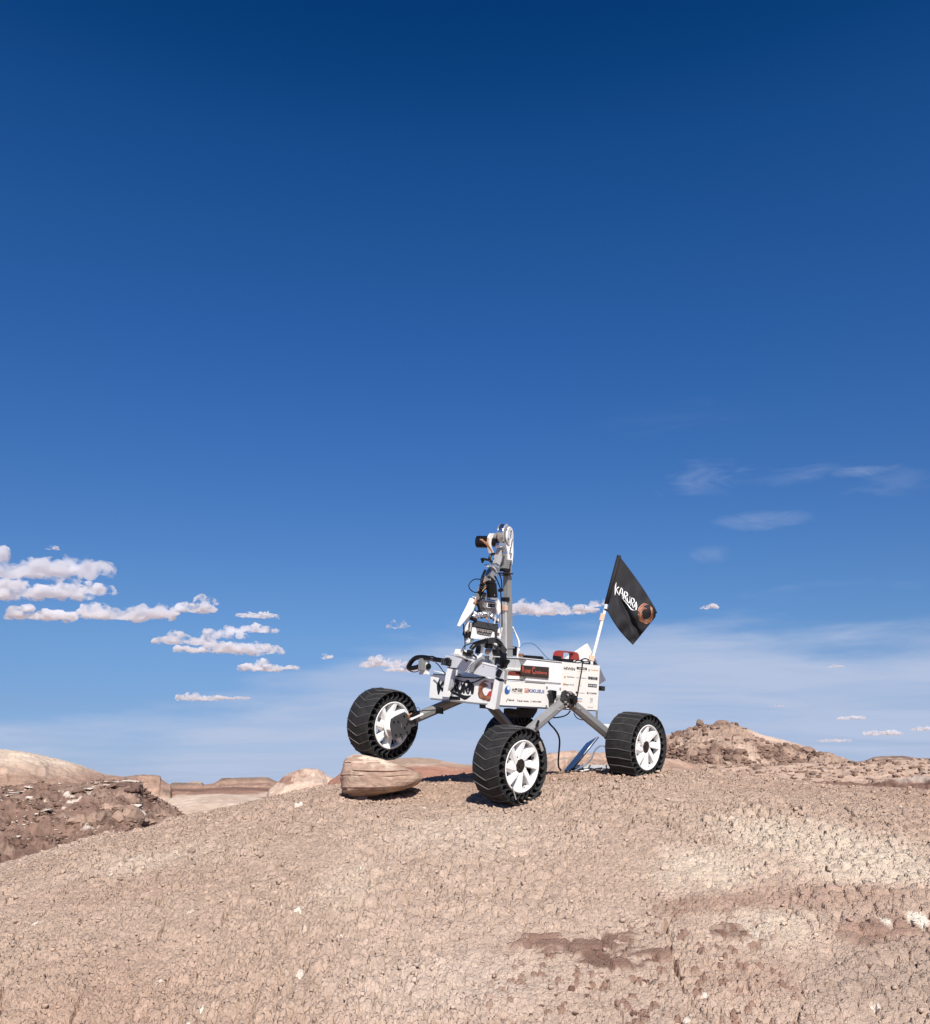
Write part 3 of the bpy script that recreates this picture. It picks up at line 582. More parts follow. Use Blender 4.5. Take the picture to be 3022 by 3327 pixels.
def rubble(G, parent, n, smin, smax, seed, cols, dens=None, pmin=.03, name='rubble', zsq=.7):
    """stones too small and many to pick apart: one joined part"""
    x, y, z, prof = G; rnd = np.random.default_rng(seed); nr, nc = x.shape
    bmq = bmesh.new(); bmesh.ops.create_cube(bmq, size=1.3); bv = np.array([v.co[:] for v in bmq.verts]); bf = np.array([[v.index for v in f.verts] for f in bmq.faces]); bmq.free()
    i = rnd.integers(1, int(nr * .73), n * 4); j = rnd.integers(1, nc - 1, n * 4); ok = prof[i, j] > pmin
    if dens is not None: ok &= rnd.random(n * 4) < dens(x[i, j], y[i, j])
    i, j = i[ok][:n], j[ok][:n]; n = len(i); s = smin + (smax - smin) * rnd.random(n) ** 2.6; k = 8
    Vv = bv[None] * (1 + .55 * (rnd.random((n, 8, 3)) - .5)) * s[:, None, None]; Vv[:, :, 2] *= zsq * (.6 + .6 * rnd.random(n))[:, None]; Vv[:, :, 0] *= (.8 + .8 * rnd.random(n))[:, None]
    a = rnd.random(n) * 6.28; ca, sa = np.cos(a)[:, None], np.sin(a)[:, None]; X = Vv[:, :, 0] * ca - Vv[:, :, 1] * sa; Y = Vv[:, :, 0] * sa + Vv[:, :, 1] * ca
    Vv[:, :, 2] += .25 * X * np.sin(a * 3)[:, None]
    Vv[:, :, 0] = X + x[i, j][:, None]; Vv[:, :, 1] = Y + y[i, j][:, None]; Vv[:, :, 2] += (z[i, j] + s * .15)[:, None]
    F = (bf[None] + (np.arange(n) * k)[:, None, None]).reshape(-1, 4)
    me = bpy.data.meshes.new(name); me.vertices.add(n * k); me.vertices.foreach_set('co', Vv.astype(np.float32).ravel())
    me.loops.add(F.size); me.loops.foreach_set('vertex_index', F.astype(np.int32).ravel()); me.polygons.add(len(F)); me.polygons.foreach_set('loop_start', np.arange(0, F.size, 4, dtype=np.int32)); me.update(calc_edges=True)
    cc = np.array(cols)[rnd.integers(0, len(cols), n)] * (.75 + .5 * rnd.random(n))[:, None]; t = np.ones((n, k, 4), np.float32); t[:, :, :3] = cc[:, None, :]
    at = me.color_attributes.new('tint', 'FLOAT_COLOR', 'POINT'); at.data.foreach_set('color', t.ravel())
    o = mesh_obj(name, me, EARTH_MID, parent); o['kind'] = 'stuff'; return o
BR, BD, BT, BW = (0.235, 0.155, 0.118), (0.165, 0.106, 0.082), (0.36, 0.26, 0.20), (0.64, 0.55, 0.46)
rubble(HP, heap, 3800, .02, .13, 31, [BR, BR, BD, BD], lambda X, Y: .06 + np.clip(fbm(X * .7, Y * .7, 5, 61) * 3, 0, 1))
rubble(FP, flat_o, 3000, .02, .09, 32, [BT, BR, BR, BD, BT])
rubble(LBP, LB, 6500, .008, .038, 33, [BR, BD, BR, BT, BD], lambda X, Y: .3 + np.clip(fbm(X * .6, Y * .6, 3, 195) * 2, 0, 1))
rubble(LBP, LB, 500, .010, .04, 34, [BW, BW, BT], lambda X, Y: np.clip(fbm(X * .8, Y * .8, 3, 198) * 4, 0, 1), zsq=.4, pmin=.3)
# broken sandstone ledge across the brown slope, and the white-crusted ledge at its top
def slope_point(px, py, G):
    """where the sight line of a photographed spot meets the slope"""
    x, y, z, prof = G; a, el = az_el(px, py); AZ = np.arctan2(x[0], y[0]); j = int(np.argmin(np.abs(AZ - a)))
    rr = np.hypot(x[:, j], y[:, j]); n = int(len(rr) * .72); f = z[:n, j] - rr[:n] * el; i = np.nonzero(f >= 0)[0]
    i = i[0] if len(i) else n - 1
    return Vector((x[i, j], y[i, j], z[i, j]))
KIT_L = rock_kit('ledge_block', stone_mat('ledge_rock', (0.33, 0.225, 0.17)), n=5, sub=3, sq=(1, 1, .8), rough=.22)
KIT_LW = rock_kit('ledge_block', M_WHITE_ST, n=3, sub=3, sq=(1.2, 1, .35), rough=.25)
for px_, py_, w_, h_ in [(205, 2650, 44, 18), (240, 2664, 50, 24), (268, 2662, 36, 30), (300, 2655, 44, 34), (335, 2652, 40, 34), (352, 2640, 30, 24), (385, 2650, 42, 30), (412, 2648, 34, 34), (436, 2652, 40, 34), (462, 2664, 38, 22), (485, 2668, 30, 14), (370, 2617, 40, 20), (392, 2624, 44, 22), (425, 2628, 44, 22), (350, 2622, 30, 18)]:
    p_ = slope_point(px_, py_ + h_ * .3, LBP); s_ = p_.length / F_PX
    o_ = bpy.data.objects.new('ledge_block', KIT_L[(px_ + py_) % 5]); C.objects.link(o_); o_.parent = LB
    o_.location = p_; o_.scale = (w_ * s_ * .72, w_ * s_ * .6, h_ * s_ * .9); o_.rotation_euler = (0.1, random.Random(px_).uniform(-.2, .2), px_ * .7)
for px_, py_, w_, h_ in [(360, 2541, 34, 8), (392, 2540, 44, 12), (420, 2542, 36, 12), (283, 2563, 24, 7), (350, 2553, 26, 6), (385, 2552, 34, 8), (70, 2578, 22, 5), (45, 2577, 22, 5), (95, 2597, 16, 12)]:
    p_ = slope_point(px_, py_, LBP); s_ = p_.length / F_PX
    o_ = bpy.data.objects.new('ledge_block', KIT_LW[px_ % 3]); C.objects.link(o_); o_.parent = LB
    o_.location = p_; o_.scale = (w_ * s_ * .8, w_ * s_ * .7, h_ * s_ * 1.3)
for px_, py_, w_, h_ in [(400, 2558, 60, 22), (440, 2562, 36, 34), (425, 2574, 40, 16), (455, 2571, 22, 24)]:
    p_ = slope_point(px_, py_, LBP); s_ = p_.length / F_PX
    o_ = bpy.data.objects.new('ledge_block', KIT_D[px_ % 5]); C.objects.link(o_); o_.parent = LB
    o_.location = p_; o_.scale = (w_ * s_ * .6, w_ * s_ * .5, h_ * s_ * .8)
# ------------------------------------------------------------ the rover: local frame X forward (picture left), Y its left side (picture right), Z up
YAW, PIT, ROL = R(226.1), R(-1.08), R(-7.12)
ORG = Vector((.197, 4.255, .33)); BASE = 0.36
_Rz = Matrix.Rotation(YAW, 3, 'Z'); _c, _s = math.cos(PIT), math.sin(PIT)
RM = _Rz @ Matrix(((_c, 0, -_s), (0, 1, 0), (_s, 0, _c))) @ Matrix.Rotation(ROL, 3, 'X')
RMI = RM.transposed()
rover = empty('rover'); rover.matrix_world = Matrix.Translation(ORG + RM @ Vector((0, 0, -BASE))) @ RM.to_4x4()
meta(rover, 'white four-wheeled robot rover with a folded arm, its far front wheel up on a boulder', 'rover')
XF, XB, XM, YL, YR, ZB, ZK, ZT = .2858, -.3737, -.0937, .2157, -.2157, -.0258, .0749, .1705
def pt(p, x=None, y=None, z=None):
    """point of the rover (own axes) seen at p of the photograph, on one of its planes x=, y= or z="""
    d = RMI @ sky_dir(*p); o = RMI @ (-ORG)
    if x is not None: t = (x - o.x) / d.x
    elif y is not None: t = (y - o.y) / d.y
    else: t = (z - o.z) / d.z
    return o + d * t
c2 = lambda x, y: (1460 + x / 4.033, 1680 + y / 4.033)
c3 = lambda x, y: (1280 + x / 4.5775, 2040 + y / 4.5775)
c4 = lambda x, y: (1600 + x / 4.5775, 2060 + y / 4.5775)
c5 = lambda x, y: (1100 + x / 4.5775, 2200 + y / 4.5775)
c6 = lambda x, y: (1500 + x / 4.5775, 2260 + y / 4.5775)
c7 = lambda x, y: (1800 + x / 4.5775, 2220 + y / 4.5775)
c8 = lambda x, y: (1880 + x / 5.04, 1780 + y / 5.04)

WHITE_P = mat('white_paint', (0.84, 0.83, 0.81), .38, var=.03, dirt=.06); CREAM = mat('printed_sheet', (0.84, 0.79, 0.72), .5, var=.02)
PLASTIC_W = mat('white_printed_plastic', (0.83, 0.82, 0.80), .45, var=.04, scale=60, dirt=.14)
ALU = mat('brushed_aluminium', (0.62, 0.62, 0.61), .36, .45, var=.10, scale=25, dirt=.18); ALU_D = mat('grey_anodised', (0.27, 0.27, 0.265), .42, .25, var=.12, scale=18, dirt=.22)
ALU_L = mat('light_grey_sheet', (0.66, 0.67, 0.70), .42, .15, var=.03)
STEEL = mat('bright_steel', (0.72, 0.72, 0.72), .22, 1.0, var=.05); BLACK = mat('black_plastic', (0.006, 0.006, 0.007), .32, var=.2, spec=.35)
RUBBER = mat('black_rubber', (0.019, 0.019, 0.0195), .7, var=.22, scale=70, bump=.3, spec=.2, dirt=.42, dirt_col=(0.085, 0.076, 0.068)); RUBBER_E = mat('grey_rubber_rib', (0.075, 0.072, 0.070), .7, var=.2, scale=60, dirt=.4, dirt_col=(.18, .15, .13))
CABLE = mat('black_cable', (0.007, 0.007, 0.008), .42, spec=.3); BLUE_C = mat('blue_cable', (0.10, 0.20, 0.34), .4); GREY_C = mat('grey_cable', (0.16, 0.19, 0.24), .4); WHITE_C = mat('white_hose', (0.72, 0.72, 0.72), .4)
TAN = mat('tan_label', (0.62, 0.40, 0.28), .6); ORANGE = mat('orange_wire', (0.45, 0.20, 0.08), .5); BRASS = mat('brass', (0.42, 0.22, 0.10), .4, .6); RED = mat('red_handle', (0.30, 0.04, 0.03), .38)
INK = mat('black_ink', (0.012, 0.012, 0.014), .5); INKG = mat('grey_ink', (0.34, 0.34, 0.34), .5); SIGN_B = mat('black_sign', (0.022, 0.015, 0.013), .25); SIGN_R = mat('orange_red_ink', (0.42, 0.085, 0.05), .4)
BLUE_I = mat('blue_ink', (0.03, 0.11, 0.33), .5); BLUE_L = mat('light_blue_ink', (0.20, 0.38, 0.62), .5); RED_I = mat('red_ink', (0.50, 0.06, 0.05), .5); ORG_I = mat('orange_ink', (0.55, 0.24, 0.10), .5); WHITE_I = mat('white_ink', (0.8, 0.8, 0.8), .5)
BROWN_I = mat('brown_ink', (0.17, 0.065, 0.032), .5, var=.15); BROWN_L = mat('light_brown_ink', (0.40, 0.17, 0.10), .5, var=.15)
ACRYL = mat('clear_acrylic', (0.9, 0.9, 0.88), .12, var=.01, alpha=.38); GLASS = mat('lens_glass', (0.01, 0.01, 0.015), .06)
NAVY = mat('navy_lid', (0.045, 0.085, 0.20), .35, .3); SILVER = mat('silver_case', (0.55, 0.55, 0.56), .35, .6)

# --- builders (all coordinates in the parent's frame)
def b_box(bm, c, size, rot=None, bev=0.0):
    g = bmesh.ops.create_cube(bm, size=1); vs = g['verts']
    M = Matrix.Translation(c) @ (rot.to_4x4() if rot is not None else Matrix.Identity(4)) @ Matrix.Diagonal((*size, 1))
    bmesh.ops.transform(bm, matrix=M, verts=vs)
    if bev > 0:
        es = list({e for v in vs for e in v.link_edges}); bmesh.ops.bevel(bm, geom=es, offset=bev, segments=2, profile=.6, affect='EDGES')
def axes(d, up=Vector((0, 1, 0))):
    z = d.normalized(); x = up.cross(z)
    if x.length < 1e-4: x = Vector((1, 0, 0)).cross(z)
    x.normalize(); y = z.cross(x); return Matrix((x, y, z)).transposed()
def b_bar(bm, p0, p1, w, d, bev=.0015, up=Vector((0, 1, 0))):
    """bar from p0 to p1; w across, d along `up` (depth)"""
    v = p1 - p0; b_box(bm, (p0 + p1) / 2, (w, d, v.length), axes(v, up), bev)
def b_cyl(bm, p0, p1, r, seg=24, r2=None, bev=0.0):
    v = p1 - p0
    g = bmesh.ops.create_cone(bm, cap_ends=True, segments=seg, radius1=r, radius2=r if r2 is None else r2, depth=v.length)
    bmesh.ops.transform(bm, matrix=Matrix.Translation((p0 + p1) / 2) @ axes(v).to_4x4(), verts=g['verts'])
    if bev > 0:
        es = [e for e in {e for v_ in g['verts'] for e in v_.link_edges} if sum(len(f.verts) > 4 for f in e.link_faces) == 1]
        bmesh.ops.bevel(bm, geom=es, offset=bev, segments=2, affect='EDGES')
def catmull(P, n=8):
    P = [Vector(p) for p in P]; Q = [P[0] * 2 - P[1]] + P + [P[-1] * 2 - P[-2]]; out = []
    for i in range(1, len(Q) - 2):
        for k in range(n):
            t = k / n; a, b, c, d = Q[i - 1:i + 3]
            out.append(.5 * ((2 * b) + (c - a) * t + (2 * a - 5 * b + 4 * c - d) * t * t + (3 * b - a - 3 * c + d) * t ** 3))
    return out + [P[-1]]
def b_tube(bm, P, r, seg=8, curve=True, n=8):
    P = catmull(P, n) if curve else [Vector(p) for p in P]
    rs = r if isinstance(r, (list, tuple)) else None
    rings = []; up = None
    for i, p in enumerate(P):
        t = (P[min(i + 1, len(P) - 1)] - P[max(i - 1, 0)]).normalized()
        if up is None: up = t.orthogonal().normalized()
        up = (up - t * up.dot(t)).normalized(); s_ = t.cross(up)
        rad = r if rs is None else rs[0] + (rs[-1] - rs[0]) * i / (len(P) - 1)
        rings.append([bm.verts.new(p + (up * math.cos(2 * math.pi * k / seg) + s_ * math.sin(2 * math.pi * k / seg)) * rad) for k in range(seg)])
    for a, b in zip(rings, rings[1:]):
        for k in range(seg):
            f = bm.faces.new((a[k], a[(k + 1) % seg], b[(k + 1) % seg], b[k])); f.smooth = True
    bm.faces.new(rings[0][::-1]); bm.faces.new(rings[-1])
def b_prism(bm, poly, ax, thick):
    """poly: list of Vectors in a plane; extruded by ax*thick"""
    a = [bm.verts.new(p) for p in poly]; b = [bm.verts.new(Vector(p) + Vector(ax) * thick) for p in poly]; n = len(a)
    bm.faces.new(a); bm.faces.new(b[::-1])
    for k in range(n): bm.faces.new((a[k], b[k], b[(k + 1) % n], a[(k + 1) % n]))
    bmesh.ops.recalc_face_normals(bm, faces=bm.faces[:])
def part(name, parent, m, build, *a, sm=False, label=None, bias=None, **k):
    bm = bmesh.new(); build(bm, *a, **k)
    if sm:
        for f in bm.faces:
            if len(f.verts) <= 4: f.smooth = True
    me = bpy.data.meshes.new(name); bm.to_mesh(me); bm.free()
    o = mesh_obj(name, me, m, parent)
    if parent is rover: o.location = (0, 0, BASE)
    if label: o['label'] = label
    return o
def group(name, label=None):
    o = empty(name, (0, 0, BASE), rover)
    if label: o['label'] = label
    return o
V = Vector

# --- wheels
TR, TW = .1465, .0675
def lathe(bm, prof, seg=96, closed=True):
    rings = []
    for k in range(seg):
        a = 2 * math.pi * k / seg; rings.append([bm.verts.new((r * math.sin(a), y, r * math.cos(a))) for r, y in prof])
    n = len(prof)
    for k in range(seg):
        A, B = rings[k], rings[(k + 1) % seg]
        for i in range(n if closed else n - 1):
            j = (i + 1) % n; f = bm.faces.new((A[i], B[i], B[j], A[j])); f.smooth = abs(prof[i][0] - prof[j][0]) < .9 * abs(prof[i][1] - prof[j][1]) or n > 8
    bmesh.ops.recalc_face_normals(bm, faces=bm.faces[:])
def m_tyre():
    bm = bmesh.new()
    lathe(bm, [(TR - .0035, -TW), (TR - .0015, -TW * .9), (TR - .0003, -TW * .5), (TR, 0), (TR - .0003, TW * .5), (TR - .0015, TW * .9), (TR - .0035, TW), (TR - .0065, TW), (TR - .005, 0), (TR - .0065, -TW)])
    lathe(bm, [(.1045, -TW * .93), (.1045, TW * .93), (.1000, TW * .93), (.1000, -TW * .93)])
    me = bpy.data.meshes.new('tyre'); bm.to_mesh(me); bm.free(); me.materials.append(RUBBER); return me
def m_rib(v):
    """one cleat across the tread; v = how far (radians) its middle is ahead of its ends"""
    bm = bmesh.new(); N = 12; prev = None; hw = .0022
    for i in range(N + 1):
        y = -TW + 2 * TW * i / N; u = 1 - abs(y) / TW; a = v * (u - .5); rr = TR - .0035 * (abs(y) / TW) ** 3
        ring = []
        for da, dr in ((-hw, -.0008), (-hw * .55, .0034), (hw * .55, .0034), (hw, -.0008)):
            aa = a + da / TR; ring.append(bm.verts.new(((rr + dr * .8) * math.cos(aa), y, (rr + dr) * math.sin(aa))))
        if prev:
            for k in range(4): bm.faces.new((prev[k], prev[(k + 1) % 4], ring[(k + 1) % 4], ring[k]))
        else: bm.faces.new(ring)
        prev = ring
    bm.faces.new(prev[::-1]); bmesh.ops.recalc_face_normals(bm, faces=bm.faces[:])
    me = bpy.data.meshes.new('cleat'); bm.to_mesh(me); bm.free(); me.materials.append(RUBBER_E); return me
def m_fin():
    bm = bmesh.new(); th = .0017
    path = [(.1035, 0.0), (.114, .060), (.1225, .115), (.132, .075), (.1415, 0.0)]; prev = None
    for r, a in path:
        ring = []
        for y in (-TW * .93, TW * .93):
            for s in (-1, 1): ring.append(bm.verts.new((r * math.cos(a) - s * th * math.sin(a), y, r * math.sin(a) + s * th * math.cos(a))))
        ring = [ring[0], ring[1], ring[3], ring[2]]
        if prev:
            for k in range(4): bm.faces.new((prev[k], prev[(k + 1) % 4], ring[(k + 1) % 4], ring[k]))
        else: bm.faces.new(ring)
        prev = ring
    bm.faces.new(prev[::-1]); bmesh.ops.recalc_face_normals(bm, faces=bm.faces[:])
    me = bpy.data.meshes.new('fin'); bm.to_mesh(me); bm.free(); me.materials.append(mat('fin_rubber', (0.030, 0.030, 0.032), .45, var=.2, scale=70)); return me
def m_rim():
    bm = bmesh.new()
    lathe(bm, [(.0995, .028), (.0995, .061), (.0965, .0635), (.0935, .0625), (.0925, .055), (.0925, .030), (.0995, .028)], 96)
    lathe(bm, [(.0, .046), (.046, .046), (.050, .041), (.050, .020), (.0, .020)], 48, closed=False)
    me = bpy.data.meshes.new('rim'); bm.to_mesh(me); bm.free(); me.materials.append(PLASTIC_W); return me
def m_spoke():
    bm = bmesh.new()
    # face outline (radial u, tangential t), ridge line between a low and a high facet
    sec = [(.026, -.022, .010, .044, .053), (.060, -.008, .024, .049, .057), (.0935, .007, .040, .052, .0615)]; prev = None
    for u, t0, t1, ylo, yhi in sec:
        tm = t0 + (t1 - t0) * .38
        ring = [bm.verts.new((u, y, t)) for t, y in ((t0, .022), (t0, ylo - .010), (tm, yhi), (t1 - .002, yhi), (t1, yhi - .004), (t1, .022))]
        if prev:
            for k in range(6): bm.faces.new((prev[k], prev[(k + 1) % 6], ring[(k + 1) % 6], ring[k]))
        else: bm.faces.new(ring)
        prev = ring
    bm.faces.new(prev[::-1]); bmesh.ops.recalc_face_normals(bm, faces=bm.faces[:])
    me = bpy.data.meshes.new('spoke'); bm.to_mesh(me); bm.free(); me.materials.append(PLASTIC_W); return me
def m_hub():
    bm = bmesh.new(); b_cyl(bm, V((0, .03, 0)), V((0, .0505, 0)), .027, 32, bev=.0015)
    for k in range(6):
        a = k * math.pi / 3 + .3; b_cyl(bm, V((.018 * math.cos(a), .049, .018 * math.sin(a))), V((.018 * math.cos(a), .0525, .018 * math.sin(a))), .003, 8)
    b_cyl(bm, V((0, .05, 0)), V((0, .054, 0)), .008, 12)
    me = bpy.data.meshes.new('hub'); bm.to_mesh(me); bm.free(); me.materials.append(mat('bronze_hub', (0.055, 0.045, 0.04), .35, .7, var=.5, scale=120)); return me
def m_bolt():
    bm = bmesh.new(); b_cyl(bm, V((0, 0, 0)), V((0, .006, 0)), .0034, 8, bev=.0006)
    me = bpy.data.meshes.new('bolt'); bm.to_mesh(me); bm.free(); me.materials.append(BLACK); return me
def m_core():
    bm = bmesh.new(); b_cyl(bm, V((0, -.075, 0)), V((0, .018, 0)), .047, 40, bev=.003); b_cyl(bm, V((0, -.02, 0)), V((0, .012, 0)), .066, 40, bev=.002)
    me = bpy.data.meshes.new('gear_motor'); bm.to_mesh(me); bm.free(); me.materials.append(mat('gearbox_brown', (0.20, 0.105, 0.065), .5, .3, var=.3)); return me
ME_T, ME_F, ME_R, ME_S, ME_H, ME_BO, ME_C = m_tyre(), m_fin(), m_rim(), m_spoke(), m_hub(), m_bolt(), m_core()
ME_CH = {k: m_rib(k) for k in (-.18, .18, .03)}
def child(me, name, parent, loc=(0, 0, 0), rot=(0, 0, 0)):
    o = bpy.data.objects.new(name, me); C.objects.link(o); o.parent = parent; o.location = loc; o.rotation_euler = rot; return o
def wheel(world, side, chev, spin=0.0, lean=0.0, label=None, toe=0.0):
    """side +1: outer face towards +Y"""
    w = empty('wheel', RMI @ (V(world) - ORG) + V((0, 0, BASE)), rover)
    w.rotation_euler = (lean, 0, (0 if side > 0 else math.pi) + toe)
    if label: w['label'] = label
    child(ME_T, 'tyre', w); child(ME_R, 'rim', w); 
    if world is not W_F: child(ME_H, 'hub', w); child(ME_C, 'gear_motor', w)
    for k in range(24): child(ME_CH[chev], 'cleat', w, rot=(0, 2 * math.pi * k / 24 + spin, 0))
    for k in range(28): child(ME_F, 'fin', w, rot=(0, 2 * math.pi * k / 28, 0))
    for k in range(8): child(ME_S, 'spoke', w, rot=(0, 2 * math.pi * k / 8 + spin + .2, 0))
    for k in range(6):
        a = k * math.pi / 3 + spin; child(ME_BO, 'bolt', w, loc=(.037 * math.cos(a), .045, .037 * math.sin(a)))
    for k in (0, 3, 5):
        a = k * math.pi / 4 + spin + .32; child(ME_BO, 'bolt', w, loc=(.074 * math.cos(a), .053, .074 * math.sin(a)))
    return w
W_N = V((.176, 3.747, .036)); W_R = V((.767, 4.301, .121)); W_F = V((-.351, 4.091, .209)); W_H = V((.232, 4.775, .146))
wn_ = wheel(W_N, 1, -.18, .05, label='nearest wheel, with a metal clip and a strip of tape caught in its black fins')
wr_ = wheel(W_R, 1, .03, .10, label='rear wheel at the right, with straight ribs across its tread')
wf_ = wheel(W_F, 1, -.18, .02, label='raised wheel resting on the boulder, its inner side and motor mount to the viewer', lean=-.04)
wh_ = wheel(W_H, -1, .18, .0, label='fourth wheel, mostly hidden behind the nearest one')

# metal clip, tape strips on the near wheel
def loc_of(p): return RMI @ (p - ORG)
nN = loc_of(W_N); nR = loc_of(W_R); nF = loc_of(W_F); nH = loc_of(W_H)
yN = nN.y + TW
part('tape_strip', wn_, mat('silver_tape', (0.5, 0.47, 0.43), .3, .4), lambda bm: [b_bar(bm, V((.052, .064, -.078)) * 1.0, V((.030, .066, -.122)), .005, .004)])
part('clip', wn_, mat('dull_tin', (0.42, 0.38, 0.33), .35, .5), lambda bm: b_bar(bm, V((-.092, .062, .093)), V((-.110, .066, .058)), .014, .006))

# --- rocker arms
PIV_L = pt(c4(1115, 975), y=YL + .055); PIV_R = V((PIV_L.x, -PIV_L.y, PIV_L.z))
def arm_tube(bm, a, b, w=.036, d=.036):
    v = b - a; M = axes(v); g = bmesh.ops.create_cone(bm, cap_ends=True, segments=8, radius1=w * .56, radius2=w * .56, depth=v.length)
    bmesh.ops.rotate(bm, verts=g['verts'], cent=(0, 0, 0), matrix=Matrix.Rotation(math.pi / 8, 3, 'Z'))
    bmesh.ops.transform(bm, matrix=Matrix.Translation((a + b) / 2) @ M.to_4x4(), verts=g['verts'])
yi = nN.y - TW - .012
for (piv, f, r_, sgn) in ((PIV_L, nN, nR, 1), (PIV_R, nF, nH, -1)):
    for tgt, nm in ((f, 'front'), (r_, 'rear')):
        e = V((tgt.x, tgt.y - sgn * (TW + .025), tgt.z)); a = V((piv.x, piv.y - sgn * .005, piv.z)); a = a + (e - a).normalized() * .03
        al = part('rocker_arm', rover, ALU_D if sgn > 0 else ALU_D, arm_tube, a, e, .040)
        mid = a.lerp(e, .5)
        for t_ in (.12, .9):
            q = a.lerp(e, t_); part('bolt', al, STEEL, b_cyl, q + V((0, sgn * .015, 0)), q + V((0, sgn * .024, 0)), .005, 8)
    pv = part('pivot_bracket', rover, mat('dark_bracket', (0.06, 0.06, 0.062), .35, .5, var=.2), lambda bm: [b_cyl(bm, piv + V((0, -.004 * sgn, 0)), piv + V((0, .022 * sgn, 0)), .036, 8, bev=.003), b_cyl(bm, piv + V((.024, .0, -.004)), piv + V((.024, .018 * sgn, -.004)), .032, 8, bev=.003), b_cyl(bm, piv + V((.028, .0, .014)), piv + V((.028, .013 * sgn, .014)), .026, 8, bev=.003)])
    part('axle_cap', pv, BLACK, b_cyl, piv + V((-.006, .018 * sgn, .002)), piv + V((-.006, .040 * sgn, .002)), .019, 24, bev=.003)
    for dx, dz in ((.030, .020), (.042, -.010), (.028, -.018), (.036, -.028), (-.028, -.010), (-.022, -.026), (.010, .028)):
        part('bolt', pv, STEEL, b_cyl, piv + V((dx, .018 * sgn, dz)), piv + V((dx, .027 * sgn, dz)), .0052, 10, bev=.001)
    part('axle', pv, ALU_D, b_cyl, piv, V((piv.x, (YL - .01) * sgn, piv.z)), .016, 16)
# joint cover where the near arm was cut and the machined window on it
part('arm_window', rover, BLACK, lambda bm: b_bar(bm, pt(c6(1110, 460), y=nN.y - TW + .002), pt(c6(1150, 370), y=nN.y - TW + .002), .013, .004))

# motor mounts on the inner sides of all wheels; the raised wheel shows its own
def mount(n, sgn, arm_to, full_=False):
    y0 = n.y - sgn * (TW + .002)
    g = group('motor_mount')
    part('motor_cover', g, PLASTIC_W, lambda bm: (b_cyl(bm, V((n.x, y0, n.z)), V((n.x, y0 - sgn * .010, n.z)), .058, 40, bev=.003), b_box(bm, V((n.x + .004, y0 - sgn * .022, n.z + .004)), (.080, .026, .078), Matrix.Rotation(R(-20), 3, 'Y'), .010)))
    d = (arm_to - n); d.y = 0; ang = math.atan2(d.x, d.z)
    M = Matrix.Rotation(ang, 3, 'Y')
    poly = [(-.046, -.040), (-.040, -.048), (.020, -.052), (.040, -.044), (.046, -.020), (.050, .034), (.036, .046), (.022, .060), (.022, .092), (-.022, .092), (-.022, .058), (-.038, .050), (-.046, .040)]
    pl = part('mount_plate', g, mat('gunmetal_plate', (0.060, 0.060, 0.062), .45, .2, var=.12), lambda bm: b_prism(bm, [M @ V((u, 0, v)) + V((n.x, y0 - sgn * .036, n.z)) for u, v in poly], (0, -sgn, 0), .007))
    for u, v in ((-.030, -.034), (.026, -.036), (-.034, .030), (.036, .024), (.0, .034), (-.012, .020), (-.034, -.006), (.010, .074), (-.010, .082), (.022, -.012)):
        q = M @ V((u, 0, v)) + V((n.x, y0 - sgn * .040, n.z)); part('screw', g, BLACK, b_cyl, q, q + V((0, -sgn * .008, 0)), .0036, 6)
    return g
mount(nF, -1, PIV_R, True); mount(nN, 1, PIV_L); mount(nR, 1, PIV_L); mount(nH, -1, PIV_R)
q0 = nF.copy(); q0.y += TW + .045
conn = group('wheel_connector')
part('connector_shelf', conn, PLASTIC_W, lambda bm: b_bar(bm, pt(c5(1040, 630), y=q0.y), pt(c5(1230, 545), y=q0.y), .007, .03))
part('connector', conn, BLACK, lambda bm: b_bar(bm, pt(c5(1075, 575), y=q0.y), pt(c5(1190, 520), y=q0.y), .013, .02))
part('loose_wire', conn, ORANGE, lambda bm: [b_tube(bm, [pt(c5(1030 + k * 6, 610 + 6 * k), y=q0.y + .012), pt(c5(1045 + 5 * k, 560), y=q0.y + .02), pt(c5(1090, 535 + 4 * k), y=q0.y + .01)], .0018, 6) for k in range(4)])
part('wire', conn, CABLE, lambda bm: [b_tube(bm, [pt(c5(1190, 520), y=q0.y), pt(c5(1260, 500), y=q0.y + .01), pt(c5(1400, 490), y=q0.y + .012), pt(c5(1500, 480), y=q0.y + .01)], .0022, 6), b_tube(bm, [pt(c5(1170, 525), y=q0.y), pt(c5(1152, 480), y=q0.y), pt(c5(1180, 452), y=q0.y), pt(c5(1205, 475), y=q0.y), pt(c5(1200, 515), y=q0.y)], .001, 5)])
part('cable_tie', conn, BLACK, lambda bm: b_bar(bm, pt(c5(1500, 450), y=q0.y), pt(c5(1505, 545), y=q0.y), .004, .045))

# --- body
def panel_poly(pts_, **k): return [pt(p, **k) for p in pts_]
ch = part('chassis', rover, WHITE_P, lambda bm: b_box(bm, V(((XF + XB) / 2 - .004, 0, (ZB + ZK) / 2)), (XF - XB - .012, YL - YR - .012, ZK - ZB - .002), bev=.003))
up = part('electronics_box', rover, WHITE_P, lambda bm: b_box(bm, V(((.150 + XB) / 2, 0, (ZK + ZT) / 2)), (.150 - XB - .006, YL - YR - .008, ZT - ZK), bev=.003))
part('lid', rover, mat('lid_edge', (0.62, 0.62, 0.61), .4), lambda bm: b_box(bm, V(((.170 + XB) / 2, 0, ZT + .0035)), (.176 - XB, YL - YR + .004, .004), bev=.001))
fp = part('front_panel', rover, WHITE_P, lambda bm: b_box(bm, V((XF + .0025, 0, (ZB + ZK) / 2)), (.005, YL - YR - .004, ZK - ZB), bev=.001))
